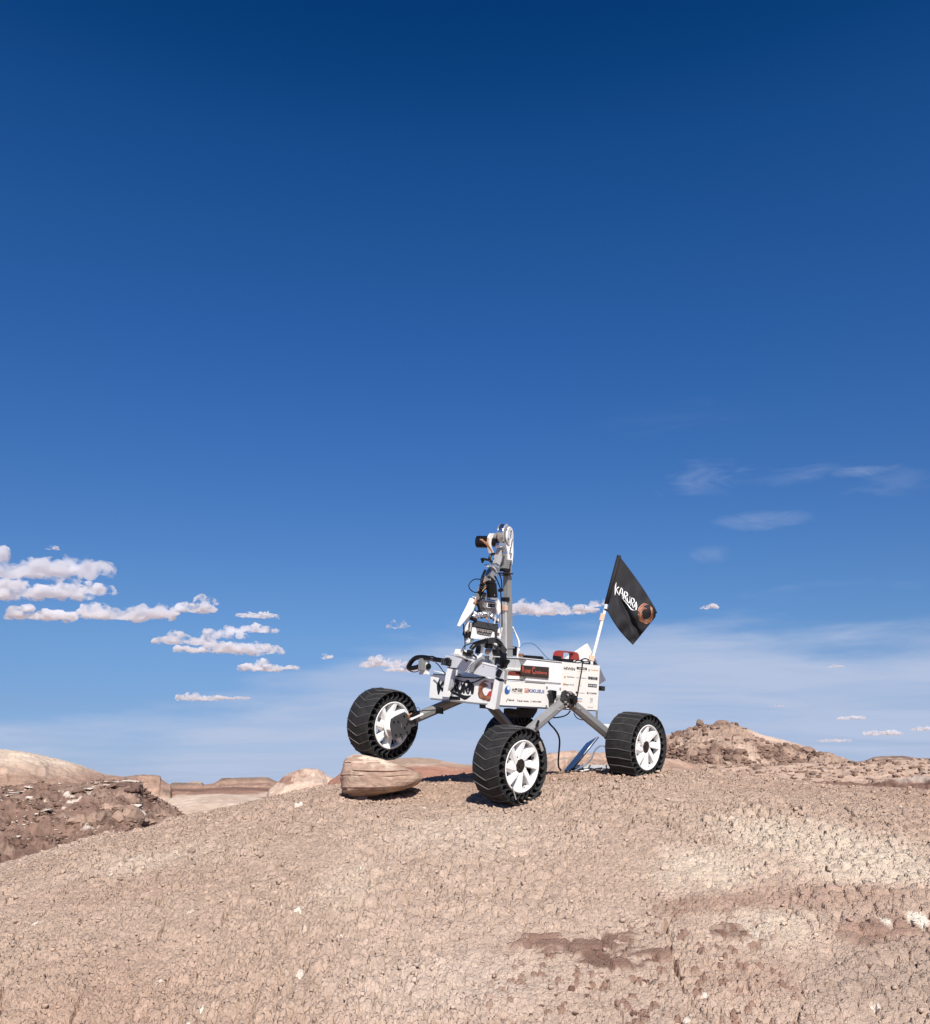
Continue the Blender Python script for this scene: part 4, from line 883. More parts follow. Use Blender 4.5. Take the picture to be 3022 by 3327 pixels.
# side sheets
yS = YL + .001
x_a, x_b = pt(c4(150, 880), y=yS).x, pt(c4(785, 900), y=yS).x
sp = part('side_sheet', rover, CREAM, lambda bm: b_box(bm, V(((x_a + x_b) / 2, yS, (ZB + ZK) / 2 - .001)), (x_a - x_b, .003, ZK - ZB - .004)), label='cream printed sheet with two rows of sponsor marks')
rp = part('sponsor_panel', rover, CREAM, lambda bm: b_box(bm, V(((XM + XB) / 2, yS, (ZB + ZT) / 2)), (XM - XB, .004, ZT - ZB + .004), bev=.0008), label='tall white panel covered with four rows of sponsor marks')
part('side_plate', rover, WHITE_P, lambda bm: b_box(bm, V(((x_b + XM) / 2, YL - .001, (ZB + ZK) / 2)), (x_b - XM - .002, .004, ZK - ZB)))
x_c = pt(c4(430, 420), y=yS).x
part('box_side_panel', rover, WHITE_P, lambda bm: b_box(bm, V(((.150 + XM) / 2, yS, (ZK + .012 + ZT) / 2 - .004)), (.150 - XM - .003, .004, ZT - ZK - .010), bev=.001))
for p_ in (c4(1000, 810), c4(792, 1072), c4(803, 790), c4(1240, 868)):
    part('screw', rover, STEEL if p_[1] != c4(0, 868)[1] else BLACK, lambda bm: b_cyl(bm, pt(p_, y=YL), pt(p_, y=YL) + V((0, .006, 0)), .0045, 10, bev=.001))
part('panel_clip', rover, BLACK, lambda bm: [b_prism(bm, [pt(c4(*q), y=YL + .012) for q in ((815, 850), (850, 830), (903, 842), (900, 940), (862, 1000), (848, 1030), (845, 900))], (0, 1, 0), .02)])
ledge = part('front_ledge', rover, WHITE_P, lambda bm: b_box(bm, V((.215, 0, ZK + .002)), (.13, YL - YR - .01, .003)))
part('belly_bag', rover, BLACK, lambda bm: [b_prism(bm, [pt(c4(*q), y=.05) for q in ((345, 1125), (420, 1118), (520, 1135), (560, 1095), (680, 1095), (660, 1160), (600, 1250), (390, 1240), (375, 1200), (340, 1190))], (0, -1, 0), .07)], sm=False)
part('under_edge', rover, ALU_D, lambda bm: [b_bar(bm, V((XF, YL - .01, ZB - .004)), V((XB + .0, YL - .01, ZB - .004)), .006, .008), b_bar(bm, V((XF, YR + .01, ZB - .004)), V((XF, YL - .01, ZB - .004)), .006, .008, up=V((1, 0, 0)))])

# brushed lettering and round emblem of the team, drawn with a stroke of changing width on a plane
def b_stroke(bm, P, W, nrm, n=6):
    Q = catmull(P, n); L = len(Q); prev = None
    for i, p in enumerate(Q):
        t = (Q[min(i + 1, L - 1)] - Q[max(i - 1, 0)]).normalized(); s_ = t.cross(nrm).normalized()
        f = i / (L - 1) * (len(W) - 1); a = int(min(f, len(W) - 2)); w = (W[a] + (W[a + 1] - W[a]) * (f - a)) / 2
        cur = (bm.verts.new(p - s_ * w), bm.verts.new(p + s_ * w))
        if prev: bm.faces.new((prev[0], cur[0], cur[1], prev[1]))
        prev = cur
LETTERS = {   # canvas: x right, y down
 'K': [([(676, 768), (664, 850), (668, 920), (662, 992)], [8, 34, 36, 10]), ([(742, 806), (706, 850), (680, 900)], [30, 22, 8]), ([(690, 880), (720, 915), (752, 935)], [10, 26, 14])],
 'A': [([(800, 780), (776, 860), (758, 950)], [10, 30, 10]), ([(798, 786), (824, 800), (832, 870), (836, 958)], [12, 22, 24, 8]), ([(770, 890), (800, 880), (836, 884)], [8, 14, 8])],
 'R': [([(884, 792), (872, 860), (868, 944)], [12, 34, 22]), ([(880, 800), (930, 790), (948, 822), (925, 858), (890, 872)], [10, 28, 30, 22, 8]), ([(896, 866), (914, 905), (932, 958)], [8, 26, 12])],
 'U': [([(950, 868), (952, 920), (972, 954)], [8, 24, 26]), ([(966, 952), (1002, 940), (1010, 880), (1006, 806)], [24, 28, 14, 6])],
 'R2': [([(1052, 800), (1040, 880), (1040, 974)], [12, 32, 16]), ([(1050, 806), (1100, 800), (1112, 840), (1090, 884), (1060, 900)], [10, 26, 26, 18, 8]), ([(1064, 892), (1078, 930), (1096, 984)], [8, 20, 8])],
 'A2': [([(1156, 812), (1130, 900), (1106, 984)], [12, 24, 8]), ([(1154, 812), (1168, 890), (1164, 986)], [14, 36, 22]), ([(1112, 930), (1150, 916), (1192, 914)], [8, 16, 6])],
 'bar': [([(826, 950), (900, 975), (980, 1002), (1060, 1036), (1148, 1006)], [3, 14, 22, 30, 3])]}
def emblem_strokes(cx, cy, rx, ry):
    out = []; rnd = random.Random(4)
    for k in range(9):                                        # feathers sweeping round the ring
        a0 = R(-60 + k * 30); r0 = 1.0 - .05 * (k % 3); pts_ = []
        for j in range(7):
            a = a0 + R(18) * j; r_ = r0 - .065 * j - .02 * (k % 2)
            pts_.append((cx + rx * r_ * math.cos(a), cy + ry * r_ * math.sin(a)))
        out.append((pts_, [3, rx * .26, rx * .30, rx * .24, rx * .14, 3], k % 3 == 1))
    out.append(([(cx + rx * .35, cy - ry * .95), (cx - rx * .25, cy - ry * 1.0), (cx - rx * .8, cy - ry * .55), (cx - rx * .95, cy + ry * .1)], [4, rx * .3, rx * .34, rx * .2], True))
    return out
def lettering(parent, name, to3, k, nrm, m, which=None, dy=0.0):
    def bld(bm):
        for key, sts in LETTERS.items():
            if which and key not in which: continue
            for P, W in sts: b_stroke(bm, [to3(*p) for p in P], [w * k for w in W], nrm)
    return part(name, parent, m, bld)
def emblem(parent, to3, k, nrm, cx, cy, rx, ry, m1, m2, lift):
    st = emblem_strokes(cx, cy, rx, ry)
    e = part('emblem', parent, m1, lambda bm: [b_stroke(bm, [to3(*p) for p in P], [w * k for w in W], nrm) for P, W, l in st if not l])
    part('emblem_highlight', parent, m2, lambda bm: [b_stroke(bm, [to3(*p) + nrm * lift for p in P], [w * k * .4 for w in W], nrm) for P, W, l in st])
    part('emblem_beak', parent, RED_I, lambda bm: [b_stroke(bm, [to3(*p) + nrm * lift * 2 for p in ((cx + rx * .55, cy + ry * .02), (cx + rx * .45, cy + ry * .28), (cx + rx * .1, cy + ry * .42))], [rx * .12 * k, rx * .34 * k, rx * .06 * k], nrm)])
    return e
NX = V((1, 0, 0)); kf = 1 / 4.5775 / 350
to_f = lambda u, v: pt(c3(u, v), x=XF + .0062)
lettering(fp, 'painted_lettering', to_f, kf, NX, INK)
emblem(fp, to_f, kf, NX, 1378, 938, 122, 142, BROWN_I, BROWN_L, .0005)

# --- printed marks
def text_mesh(s, bold=False, outline=0.0):
    cu = bpy.data.curves.new('t', 'FONT'); cu.body = s; cu.size = 1; cu.resolution_u = 2
    if bold: cu.offset = .030
    if outline < 0: cu.offset = outline
    o = bpy.data.objects.new('t', cu); C.objects.link(o); dg = bpy.context.evaluated_depsgraph_get()
    me = bpy.data.meshes.new_from_object(o.evaluated_get(dg)); bpy.data.objects.remove(o); bpy.data.curves.remove(cu)
    return me
def text(parent, name, s, p0, p1, m, plane=('y', None), lift=.0008, bold=False):
    """text filling the box between two photographed corners (upper left, lower right) of a face"""
    ax, val = plane; A = pt(p0, **{ax: val}); B = pt(p1, **{ax: val})
    me = text_mesh(s, bold); n = len(me.vertices); co = np.empty(n * 3); me.vertices.foreach_get('co', co); co = co.reshape(-1, 3)
    lo, hi = co.min(0), co.max(0); u = (co[:, 0] - lo[0]) / (hi[0] - lo[0]); v = (co[:, 1] - lo[1]) / (hi[1] - lo[1])
    out = np.zeros_like(co)
    if ax == 'y': out[:, 0] = A.x + (B.x - A.x) * u; out[:, 1] = val + lift; out[:, 2] = B.z + (A.z - B.z) * v
    else: out[:, 0] = val + lift; out[:, 1] = A.y + (B.y - A.y) * u; out[:, 2] = B.z + (A.z - B.z) * v
    me.vertices.foreach_set('co', out.ravel()); me.name = name; me.materials.clear(); me.update()
    return mesh_obj(name, me, m, parent)
def patch(parent, name, p0, p1, m, val, lift=.0006):
    A = pt(p0, y=val); B = pt(p1, y=val)
    return part(name, parent, m, lambda bm: b_box(bm, V(((A.x + B.x) / 2, val + lift / 2, (A.z + B.z) / 2)), (abs(A.x - B.x), lift, abs(A.z - B.z))))
yP = YL + .0026
def T(par, s, x0, y0, x1, y1, m=INK, bold=True, sl=.055, lift=.0008):
    # slanted with the rover: the photographed box drops to the right by sl
    return text(par, 'printed_name', s, c4(x0, y0), c4(x1, y1 + (x1 - x0) * sl * .0), m, ('y', yP), lift, bold)
def disc(par, x, y, rx, m, r2=0, lift=.0006, name='printed_mark'):
    c_ = pt(c4(x, y), y=yP + lift); r_ = rx / 4.5775 / 730
    return part(name, par, m, lambda bm: b_cyl(bm, c_, c_ + V((0, .0004, 0)), r_, 24))
disc(sp, 226, 830, 60, BLUE_L, name='printed_globe'); disc(sp, 216, 842, 48, BLUE_I, lift=.0014, name='printed_globe'); disc(sp, 240, 806, 26, WHITE_I, lift=.002, name='printed_globe')
T(sp, '大陽日酸', 287, 800, 452, 868); T(sp, 'The Gas Professionals', 285, 868, 447, 886, INKG)
patch(sp, 'printed_mark', c4(480, 806), c4(534, 876), ORG_I, yP); disc(sp, 506, 840, 20, WHITE_I, lift=.0012); disc(sp, 508, 842, 12, RED_I, lift=.0020)
T(sp, 'KIKUSUI', 540, 815, 766, 884, BLUE_I, True)
T(sp, '信州大学', 240, 968, 322, 1000); T(sp, '〳', 204, 955, 236, 1010); T(sp, 'Y', 358, 972, 384, 1010, ORG_I); T(sp, '富山高等専門学校', 388, 984, 540, 1014); T(sp, '///', 560, 986, 598, 1016, INKG); T(sp, '日特工業', 602, 992, 672, 1018); T(sp, '株式会社', 676, 994, 732, 1020)
T(rp, 'HIWIN', 1062, 486, 1226, 548, INK); patch(rp, 'printed_badge', c4(1254, 488), c4(1404, 540), INK, yP); T(rp, 'GOKIGA', 1280, 500, 1384, 530, WHITE_I, True, lift=.0014); T(rp, 'ROBOTICS', 1262, 548, 1396, 566, INKG)
disc(rp, 1437, 538, 18, INKG); T(rp, 'Techgin', 1464, 522, 1570, 560, ORG_I)
disc(rp, 1078, 640, 18, ORG_I); T(rp, 'OptoSigma', 1106, 624, 1216, 658, INK); T(rp, 'GUTENBERG', 1246, 638, 1396, 668, INKG)
patch(rp, 'printed_badge', c4(1418, 628), c4(1564, 690), INKG, yP); T(rp, '宇宙の店', 1426, 636, 1558, 682, INK, lift=.0014)
T(rp, 'M', 1052, 726, 1084, 768, ORG_I, True); T(rp, '株式会社', 1088, 742, 1140, 766, INK); T(rp, 'アルゴ', 1144, 740, 1208, 772, INK, True)
disc(rp, 1315, 758, 22, INKG); disc(rp, 1315, 758, 18, CREAM, lift=.0012)
patch(rp, 'printed_badge', c4(1422, 738), c4(1552, 798), INK, yP); T(rp, 'はやぶさ', 1430, 748, 1545, 786, WHITE_I, lift=.0014)
T(rp, 'MISUMI', 1066, 848, 1178, 880, INK); T(rp, 'mulabo', 1280, 864, 1374, 888, INKG); T(rp, '三立機械', 1440, 866, 1550, 900, INK); T(rp, 'K', 1405, 860, 1438, 896, INK)
patch(rp, 'printed_mark', c4(1264, 952), c4(1336, 974), BLUE_L, yP); T(rp, 'MECH', 1262, 986, 1332, 1014, ORG_I); T(rp, '精機', 1448, 952, 1492, 990, INKG); T(rp, '工業', 1448, 992, 1492, 1028, INKG); T(rp, 'AKIHABARA', 1420, 1082, 1500, 1098, INKG)
# "Rover Challenge" sign
sg = part('name_sign', rover, SIGN_B, lambda bm: b_prism(bm, [pt(c4(*q), y=YL + .005) for q in ((422, 462), (832, 494), (828, 660), (412, 622))], (0, 1, 0), .004), label='black sign reading Rover Challenge in red letters')
def sheared(par, s, x0, y0, x1, y1, m, drop, lift, bold=False):
    me = text_mesh(s, bold); n = len(me.vertices); co = np.empty(n * 3); me.vertices.foreach_get('co', co); co = co.reshape(-1, 3)
    lo, hi = co.min(0), co.max(0); out = np.zeros_like(co)
    for i in range(n):
        u = (co[i, 0] - lo[0]) / (hi[0] - lo[0]); v = (hi[1] - co[i, 1]) / (hi[1] - lo[1])
        out[i] = pt(c4(x0 + (x1 - x0) * u, y0 + (y1 - y0) * v + drop * u), y=lift)[:]
    me.vertices.foreach_set('co', out.ravel()); me.materials.clear(); me.update(); me.name = 'sign_lettering'
    return mesh_obj('sign_lettering', me, m, par)
sheared(sg, 'R', 442, 480, 482, 570, SIGN_R, 4, YL + .0098, True); sheared(sg, 'over', 486, 524, 572, 582, SIGN_R, 8, YL + .0098, True)
sheared(sg, 'C', 588, 484, 636, 596, SIGN_R, 6, YL + .0098, True); sheared(sg, 'hallenge', 640, 540, 812, 606, SIGN_R, 14, YL + .0098, True)

# --- top of the body
zt = ZT + .006
def at_top(p, h=0): return pt(p, z=zt + h)
ant = part('round_antenna', rover, BLACK, lambda bm: [b_cyl(bm, V((.035, .05, zt)), V((.035, .05, zt + .018)), .048, 32, bev=.003), b_cyl(bm, V((.035, .05, zt)), V((.035, .05, zt + .008)), .054, 32)])
ant.location = (0, 0, BASE); _t = pt(c4(607, 345), y=.05); ant.location = (_t.x - .035, 0, BASE)
part('latch', rover, BLACK, lambda bm: [b_bar(bm, pt(c4(925, 352), y=.17), pt(c4(1000, 362), y=.17), .018, .02), b_bar(bm, pt(c4(1000, 392), y=.2), pt(c4(1170, 400), y=.2), .016, .03), b_bar(bm, pt(c4(640, 378), y=.19), pt(c4(930, 396), y=.19), .006, .03)])
hd = part('carry_handle', rover, RED, lambda bm: b_prism(bm, [pt(c4(*q), y=.06) for q in ((962, 368), (978, 285), (1002, 256), (1045, 246), (1235, 266), (1272, 280), (1292, 310), (1300, 395), (1206, 392), (1212, 300), (1196, 284), (1076, 270), (1062, 285), (1056, 372))], (0, -1, 0), .03), label='red carrying handle on the lid')
bm_ = bmesh.new(); bm_.from_mesh(hd.data); bmesh.ops.bevel(bm_, geom=[e for e in bm_.edges if e.calc_face_angle(0) > .5], offset=.002, segments=2, affect='EDGES'); bm_.to_mesh(hd.data); bm_.free()
part('square_antenna', rover, WHITE_P, lambda bm: b_prism(bm, [pt(c4(*q), y=-.02) for q in ((1090, 365), (1420, 145), (1690, 690), (1380, 880))], (0, -1, 0), .010), label='white square panel standing on its corner behind the handle')
part('rear_lamp', rover, BLACK, lambda bm: [b_box(bm, pt(c4(1606, 808), y=YL - .03), (.035, .03, .022), bev=.003)])
part('rear_lens', rover, GLASS, lambda bm: b_cyl(bm, pt(c4(1612, 812), y=YL - .012), pt(c4(1612, 812), y=YL - .012) + V((0, .012, 0)), .009, 16))
part('rear_rod', rover, ALU_D, lambda bm: b_bar(bm, pt(c4(1562, 905), y=YL - .03), pt(c7(636, 560), y=YL - .03), .008, .008))
part('rear_box', rover, PLASTIC_W, lambda bm: b_box(bm, pt(c7(800, 655), y=nR.y - .16), (.075, .05, .026), bev=.003))

# cables over the body
def wires(name, m, lst, parent=rover, label=None):
    return part(name, parent, m, lambda bm: [b_tube(bm, P, r_, 8) for P, r_ in lst], label=label)
wires('side_cable', CABLE, [([pt(c4(1335, 390), y=YL - .01), pt(c4(1338, 470), y=YL + .010), pt(c4(1325, 560), y=YL + .012), pt(c4(1300, 700), y=YL + .012), pt(c4(1272, 870), y=YL + .012), pt(c4(1250, 970), y=YL + .014), pt(c4(1228, 1025), y=YL + .03)], .0028)])
wires('cable_coil', CABLE, [([pt(c4(1190, 440), y=.17), pt(c4(1260, 395), y=.17), pt(c4(1330, 400), y=.17), pt(c4(1300, 425), y=.17), pt(c4(1215, 430), y=.17), pt(c4(1250, 450), y=.17), pt(c4(1400, 440), y=.17), pt(c4(1500, 420), y=.17), pt(c4(1545, 452), y=.17)], .0028),
    ([pt(c4(1320, 385), y=.17), pt(c4(1380, 366), y=.17), pt(c4(1428, 385), y=.17), pt(c4(1400, 415), y=.17), pt(c4(1340, 408), y=.17), pt(c4(1390, 446), y=.17), pt(c4(1500, 440), y=.17)], .0028)])
part('connector', rover, BLACK, lambda bm: [b_box(bm, pt(c4(1480, 430), y=.17), (.03, .02, .016), bev=.002), b_box(bm, pt(c4(1400, 448), y=.17), (.03, .03, .01), bev=.002)])
wires('blue_tube', BLUE_C, [([pt(c4(400, 205), y=.03), pt(c4(450, 155), y=.02), pt(c4(535, 134), y=.01), pt(c4(620, 155), y=0), pt(c4(700, 225), y=0), pt(c4(780, 320), y=.0), pt(c4(838, 372), y=.0)], .0022)])
wires('white_tube', WHITE_C, [([pt(c2(828, 1440), y=.0), pt(c2(870, 1530), y=.0), pt(c2(908, 1620), y=.01), pt(c2(918, 1690), y=.02), pt(c2(912, 1760), y=.03)], .0042), ])
part('tube_post', rover, WHITE_C, lambda bm: [b_bar(bm, pt(c4(385, 210), y=.03), pt(c4(375, 365), y=.03), .010, .006)])
part('brass_fitting', rover, BRASS, lambda bm: [b_cyl(bm, pt(c4(400, 310), y=.04), pt(c4(455, 312), y=.04), .006, 10), b_cyl(bm, pt(c4(425, 295), y=.04), pt(c4(425, 350), y=.04), .006, 10)])
part('mast_knob', rover, BLACK, lambda bm: [b_cyl(bm, pt(c4(295, 225), y=.0), pt(c4(345, 232), y=.0), .014, 16), b_cyl(bm, pt(c4(292, 275), y=.0), pt(c4(345, 280), y=.0), .014, 16)])
wires('belly_cable', CABLE, [([pt(c4(850, 1232), y=.16), pt(c4(930, 1245), y=.16), pt(c4(1050, 1225), y=.16), pt(c4(1120, 1190), y=.16), pt(c4(1160, 1140), y=.17)], .003), ([pt(c4(470, 1140), y=.1), pt(c4(530, 1095), y=.1)], .003), ([pt(c4(930, 1150), y=.18), pt(c4(980, 1145), y=.18), pt(c4(1000, 1120), y=.18)], .0022), ([pt(c4(1210, 1180), y=.24), pt(c4(1260, 1250), y=.24), pt(c4(1340, 1280), y=.24)], .0022), ([pt(c4(720, 1370), y=.12), pt(c4(745, 1320), y=.12), pt(c6(1190, 430), y=.12)], .003)])

# --- clear electronics box at the front of the lid
part('clear_box', rover, ACRYL, lambda bm: b_box(bm, (pt(c4(335, 460), y=.15)), (.075, .08, .045), bev=.001))
part('acrylic_shelf', rover, mat('frosted_shelf', (0.6, 0.57, 0.52), .25, alpha=.8), lambda bm: b_bar(bm, pt(c4(240, 532), y=.17), pt(c4(455, 548), y=.17), .006, .09))
part('battery', rover, mat('brown_battery', (0.20, 0.045, 0.03), .4), lambda bm: b_bar(bm, pt(c4(232, 585), y=.17), pt(c4(405, 592), y=.17), .017, .07))
part('battery_tray', rover, WHITE_P, lambda bm: b_bar(bm, pt(c4(222, 640), y=.17), pt(c4(400, 648), y=.17), .014, .08))
part('tray_clip', rover, BLACK, lambda bm: b_box(bm, pt(c4(425, 662), y=.19), (.02, .02, .012)))

# --- sloping board, posts and clamps over the front panel
XQ = XF + .035
fr = part('front_board', rover, ALU_L, lambda bm: b_prism(bm, [pt(c3(*q), x=XQ) for q in ((768, 402), (1180, 497), (1520, 580), (1636, 640), (1622, 790), (1180, 680), (850, 605), (790, 565))], (-1, 0, 0), .005), label='light grey board sloping across the front above the lettering')
part('board_hole', fr, BLACK, lambda bm: b_cyl(bm, pt(c3(1330, 575), x=XQ + .0002), pt(c3(1330, 575), x=XQ + .0002) + V((.001, 0, 0)), .002, 8))
part('board_lip', fr, WHITE_P, lambda bm: b_prism(bm, [pt(c3(*q), x=XQ + .002) for q in ((1290, 500), (1520, 562), (1515, 580), (1285, 522))], (-1, 0, 0), .008))
def post(pf, pg, foot, name='front_post'):
    g = part(name, rover, PLASTIC_W, lambda bm: b_prism(bm, [pt(c3(*q), x=XQ + .012) for q in pf], (-1, 0, 0), .006))
    part('post_flange', g, ALU, lambda bm: b_prism(bm, [pt(c3(*q), x=XQ + .012) for q in pg], (-1, 0, 0), .012))
    for p0, p1 in foot: part('post_pad', g, BLACK, lambda bm: b_prism(bm, [pt(c3(*q), x=XQ + .010) for q in ((p0[0], p0[1]), (p1[0], p0[1] + 12), (p1[0], p1[1] + 6), (p0[0], p1[1]))], (-1, 0, 0), .016))
    return g
post([(796, 600), (868, 612), (812, 940), (835, 965), (822, 1030), (728, 1022), (722, 1000), (770, 700)], [(868, 612), (902, 618), (860, 880), (800, 945)], [((822, 1012), (948, 1070)), ((795, 585), (905, 610))])
post([(1498, 760), (1572, 800), (1512, 1205), (1484, 1215), (1366, 1180), (1366, 1150), (1420, 1120), (1445, 1040)], [(1572, 800), (1604, 800), (1530, 1205), (1506, 1210)], [((1272, 1132), (1362, 1195)), ((1505, 745), (1600, 790))])
cl = part('clamp', rover, BLACK, lambda bm: [b_bar(bm, pt(c3(1570, 445), x=XQ - .02), pt(c3(1548, 720), x=XQ - .02), .022, .03, up=V((1, 0, 0))), b_bar(bm, pt(c3(1560, 660), x=XQ), pt(c3(1600, 690), x=XQ), .030, .03, up=V((1, 0, 0))), b_bar(bm, pt(c3(1620, 600), x=XQ - .04), pt(c3(1700, 480), x=XQ - .04), .012, .02, up=V((1, 0, 0))), b_bar(bm, pt(c3(1625, 380), x=XQ - .04), pt(c3(1640, 600), x=XQ - .04), .020, .02, up=V((1, 0, 0)))])
part('clamp_screw', cl, STEEL, lambda bm: [b_cyl(bm, pt(c3(x_, y_), x=XQ), pt(c3(x_, y_), x=XQ) + V((.012, 0, 0)), .004, 8) for x_, y_ in ((1562, 550), (1560, 600))])
part('end_plate', rover, ALU, lambda bm: b_prism(bm, [pt(c3(*q), x=XQ - .03) for q in ((1612, 600), (1690, 640), (1665, 770), (1628, 790), (1636, 700))], (-1, 0, 0), .006))
wires('front_cable', CABLE, [([pt(c3(620, 515), x=XQ + .02), pt(c3(670, 560), x=XQ + .02), pt(c3(730, 640), x=XQ + .02), pt(c3(775, 695), x=XQ + .0)], .0024), ([pt(c3(888, 712), x=XF + .012), pt(c3(1050, 735), x=XF + .012), pt(c3(1210, 745), x=XF + .012), pt(c3(1360, 728), x=XF + .012)], .0022), ([pt(c3(884, 752), x=XF + .012), pt(c3(970, 785), x=XF + .014), pt(c3(1080, 815), x=XF + .016), pt(c3(1180, 812), x=XF + .016), pt(c3(1290, 765), x=XF + .014), pt(c3(1360, 728), x=XF + .012)], .0026)])
wires('white_rod', WHITE_C, [([pt(c3(592, 645), x=XF - .03), pt(c3(680, 660), x=XF - .03), pt(c3(780, 690), x=XF - .03)], .003)])
part('front_latch', rover, ALU_D, lambda bm: [b_bar(bm, pt(c3(605, 688), x=XF - .01), pt(c3(770, 700), x=XF - .01), .005, .02, up=V((1, 0, 0))), b_bar(bm, pt(c3(965, 700), x=XF + .004), pt(c3(995, 704), x=XF + .004), .012, .01, up=V((1, 0, 0)))])

# --- gooseneck camera at the left end of the board
gc = group('gooseneck_camera', 'small camera board on a bent black hose at the left')
XG = XQ + .005; G = lambda u, v, d=0: pt(c3(u, v), x=XG + d)
part('hose', gc, BLACK, lambda bm: b_tube(bm, [G(800, 500), G(700, 482), G(600, 468), G(500, 446), G(400, 436), G(320, 450), G(262, 500), G(226, 560), G(218, 592), G(250, 600), G(320, 590), G(370, 575)], .0105, 14))
part('hose_cuff', gc, BLACK, lambda bm: [b_bar(bm, G(735, 495), G(845, 515), .026, .026, up=V((1, 0, 0))), b_bar(bm, G(610, 474), G(735, 495), .0145, .018, up=V((1, 0, 0))), b_bar(bm, G(805, 450), G(830, 560), .014, .03, up=V((1, 0, 0)))])
part('cuff_ring', gc, mat('dark_grey_plastic', (.07, .07, .075), .5), lambda bm: [b_bar(bm, G(u_, 476 + (u_ - 600) * .18), G(u_ + 10, 478 + (u_ - 600) * .18), .030, .030, up=V((1, 0, 0))) for u_ in (740, 765, 790)] + [b_bar(bm, G(560, 462), G(604, 474), .019, .02, up=V((1, 0, 0)))])
part('camera_board', gc, PLASTIC_W, lambda bm: b_prism(bm, [G(*q) for q in ((402, 432), (500, 436), (492, 690), (372, 694), (370, 665), (386, 640), (366, 612), (384, 470))], (-1, 0, 0), .014))
part('camera_body', gc, ALU_D, lambda bm: [b_box(bm, G(418, 560, .008), (.02, .030, .044), bev=.003), b_box(bm, G(412, 495, .008), (.016, .020, .024), bev=.003)])
part('lens', gc, BLACK, lambda bm: b_cyl(bm, G(500, 575, -.004), G(500, 575, -.004) + V((0, .012, 0)), .013, 20, bev=.002))
part('camera_wire', gc, CABLE, lambda bm: [b_tube(bm, [G(395, 610, .005), G(350, 645), G(300, 656), G(240, 640), G(204, 600), G(215, 540, -.01)], .0022, 6), b_tube(bm, [G(440, 434), G(560, 420), G(620, 440), G(700, 458)], .002, 6)])
# ------------------------------------------------------------ folded robot arm on the front of the rover (sub-parts of one part)
YA = .02
arm = group('robot_arm', 'tall folded robot arm with motors, white fingers and many cables')
A2 = lambda x, y, d=0.0: pt(c2(x, y), y=YA + d)
NY = V((0, 1, 0))
def ap(name, m, *items, label=None, sm=False):
    """items: ('bar', p0, p1, w, d) ('cyl', p0, p1, r) ('poly', [pts], y, thick) ('tube', [pts], r)"""
    def bld(bm):
        for it in items:
            if it[0] == 'bar': b_bar(bm, it[1], it[2], it[3], it[4], .0012)
            elif it[0] == 'cyl': b_cyl(bm, it[1], it[2], it[3], 28, bev=.0015)
            elif it[0] == 'poly': b_prism(bm, [pt(c2(*q), y=YA + it[2]) for q in it[1]], (0, -1, 0), it[3])
            elif it[0] == 'tube': b_tube(bm, it[1], it[2], 8)
    o = part(name, arm, m, bld, label=label, sm=sm); return o
def ycyl(name, m, c, r, y0, y1, **k):
    c = A2(*c); return ap(name, m, ('cyl', V((c.x, YA + y0, c.z)), V((c.x, YA + y1, c.z)), r), **k)
# mast
ap('mast', ALU_D, ('bar', A2(765, 2080), A2(757, 1060), .033, .034))
ap('mast_extension', ALU_D, ('bar', A2(757, 1100), A2(765, 560), .026, .030))
ap('mast_sleeve', ALU, ('bar', A2(718, 2000, .004), A2(712, 1110, .004), .0135, .030))
ap('mast_collar', BLACK, ('bar', A2(738, 1104, .010), A2(738, 1052, .010), .026, .026))
ap('mast_collar', ALU_D, ('bar', A2(770, 1720), A2(770, 1700), .042, .042))
ap('hole', BLACK, ('cyl', A2(722, 1125, .024), A2(722, 1125, .0255), .002))
ap('tape_label', TAN, ('bar', A2(722, 1225, .012), A2(722, 1160, .012), .021, .024))
ap('cable_clip', BLACK, ('bar', A2(690, 950, .01), A2(660, 965, .01), .012, .02), ('bar', A2(640, 735, .015), A2(800, 745, .015), .006, .036), ('bar', A2(690, 690, .01), A2(770, 700, .01), .014, .03), ('bar', A2(700, 760, .01), A2(760, 765, .01), .004, .036))
# top joint: belt pulley and gear plate
AX = V((-.375, .927, 0))                                       # the upper joint is turned a little on the mast
TJ = A2(735, 232)
def axc(name, m, c, r, t0, t1, **k): return ap(name, m, ('cyl', A2(*c) + AX * t0, A2(*c) + AX * t1, r), **k)
axc('pulley', STEEL, (750, 225), .046, -.026, -.002)
axc('pulley_flange', ALU, (750, 225), .0475, -.002, .002)
axc('pulley_flange', ALU_D, (750, 225), .0475, -.030, -.026)
axc('gear_plate', PLASTIC_W, (757, 250), .043, .008, .016)
ap('gear_plate_web', PLASTIC_W, ('poly', [(735, 330), (838, 290), (840, 480), (825, 620), (775, 640), (768, 480)], .014, .006))
ap('side_plate', ALU_D, ('poly', [(690, 470), (790, 480), (800, 560), (812, 640), (812, 690), (700, 680), (700, 610), (682, 560)], .008, .020))
for x_, y_ in ((835, 185), (800, 283), (848, 300), (828, 400), (832, 592), (820, 620)):
    ap('bolt', BLACK, ('cyl', A2(x_ - 22, y_, .012), A2(x_ - 22, y_, .034), .0028))
for x_, y_ in ((832, 480), (775, 160), (760, 330)):
    ap('bolt', STEEL, ('cyl', A2(x_ - 20, y_, .014), A2(x_ - 20, y_, .028), .0034))
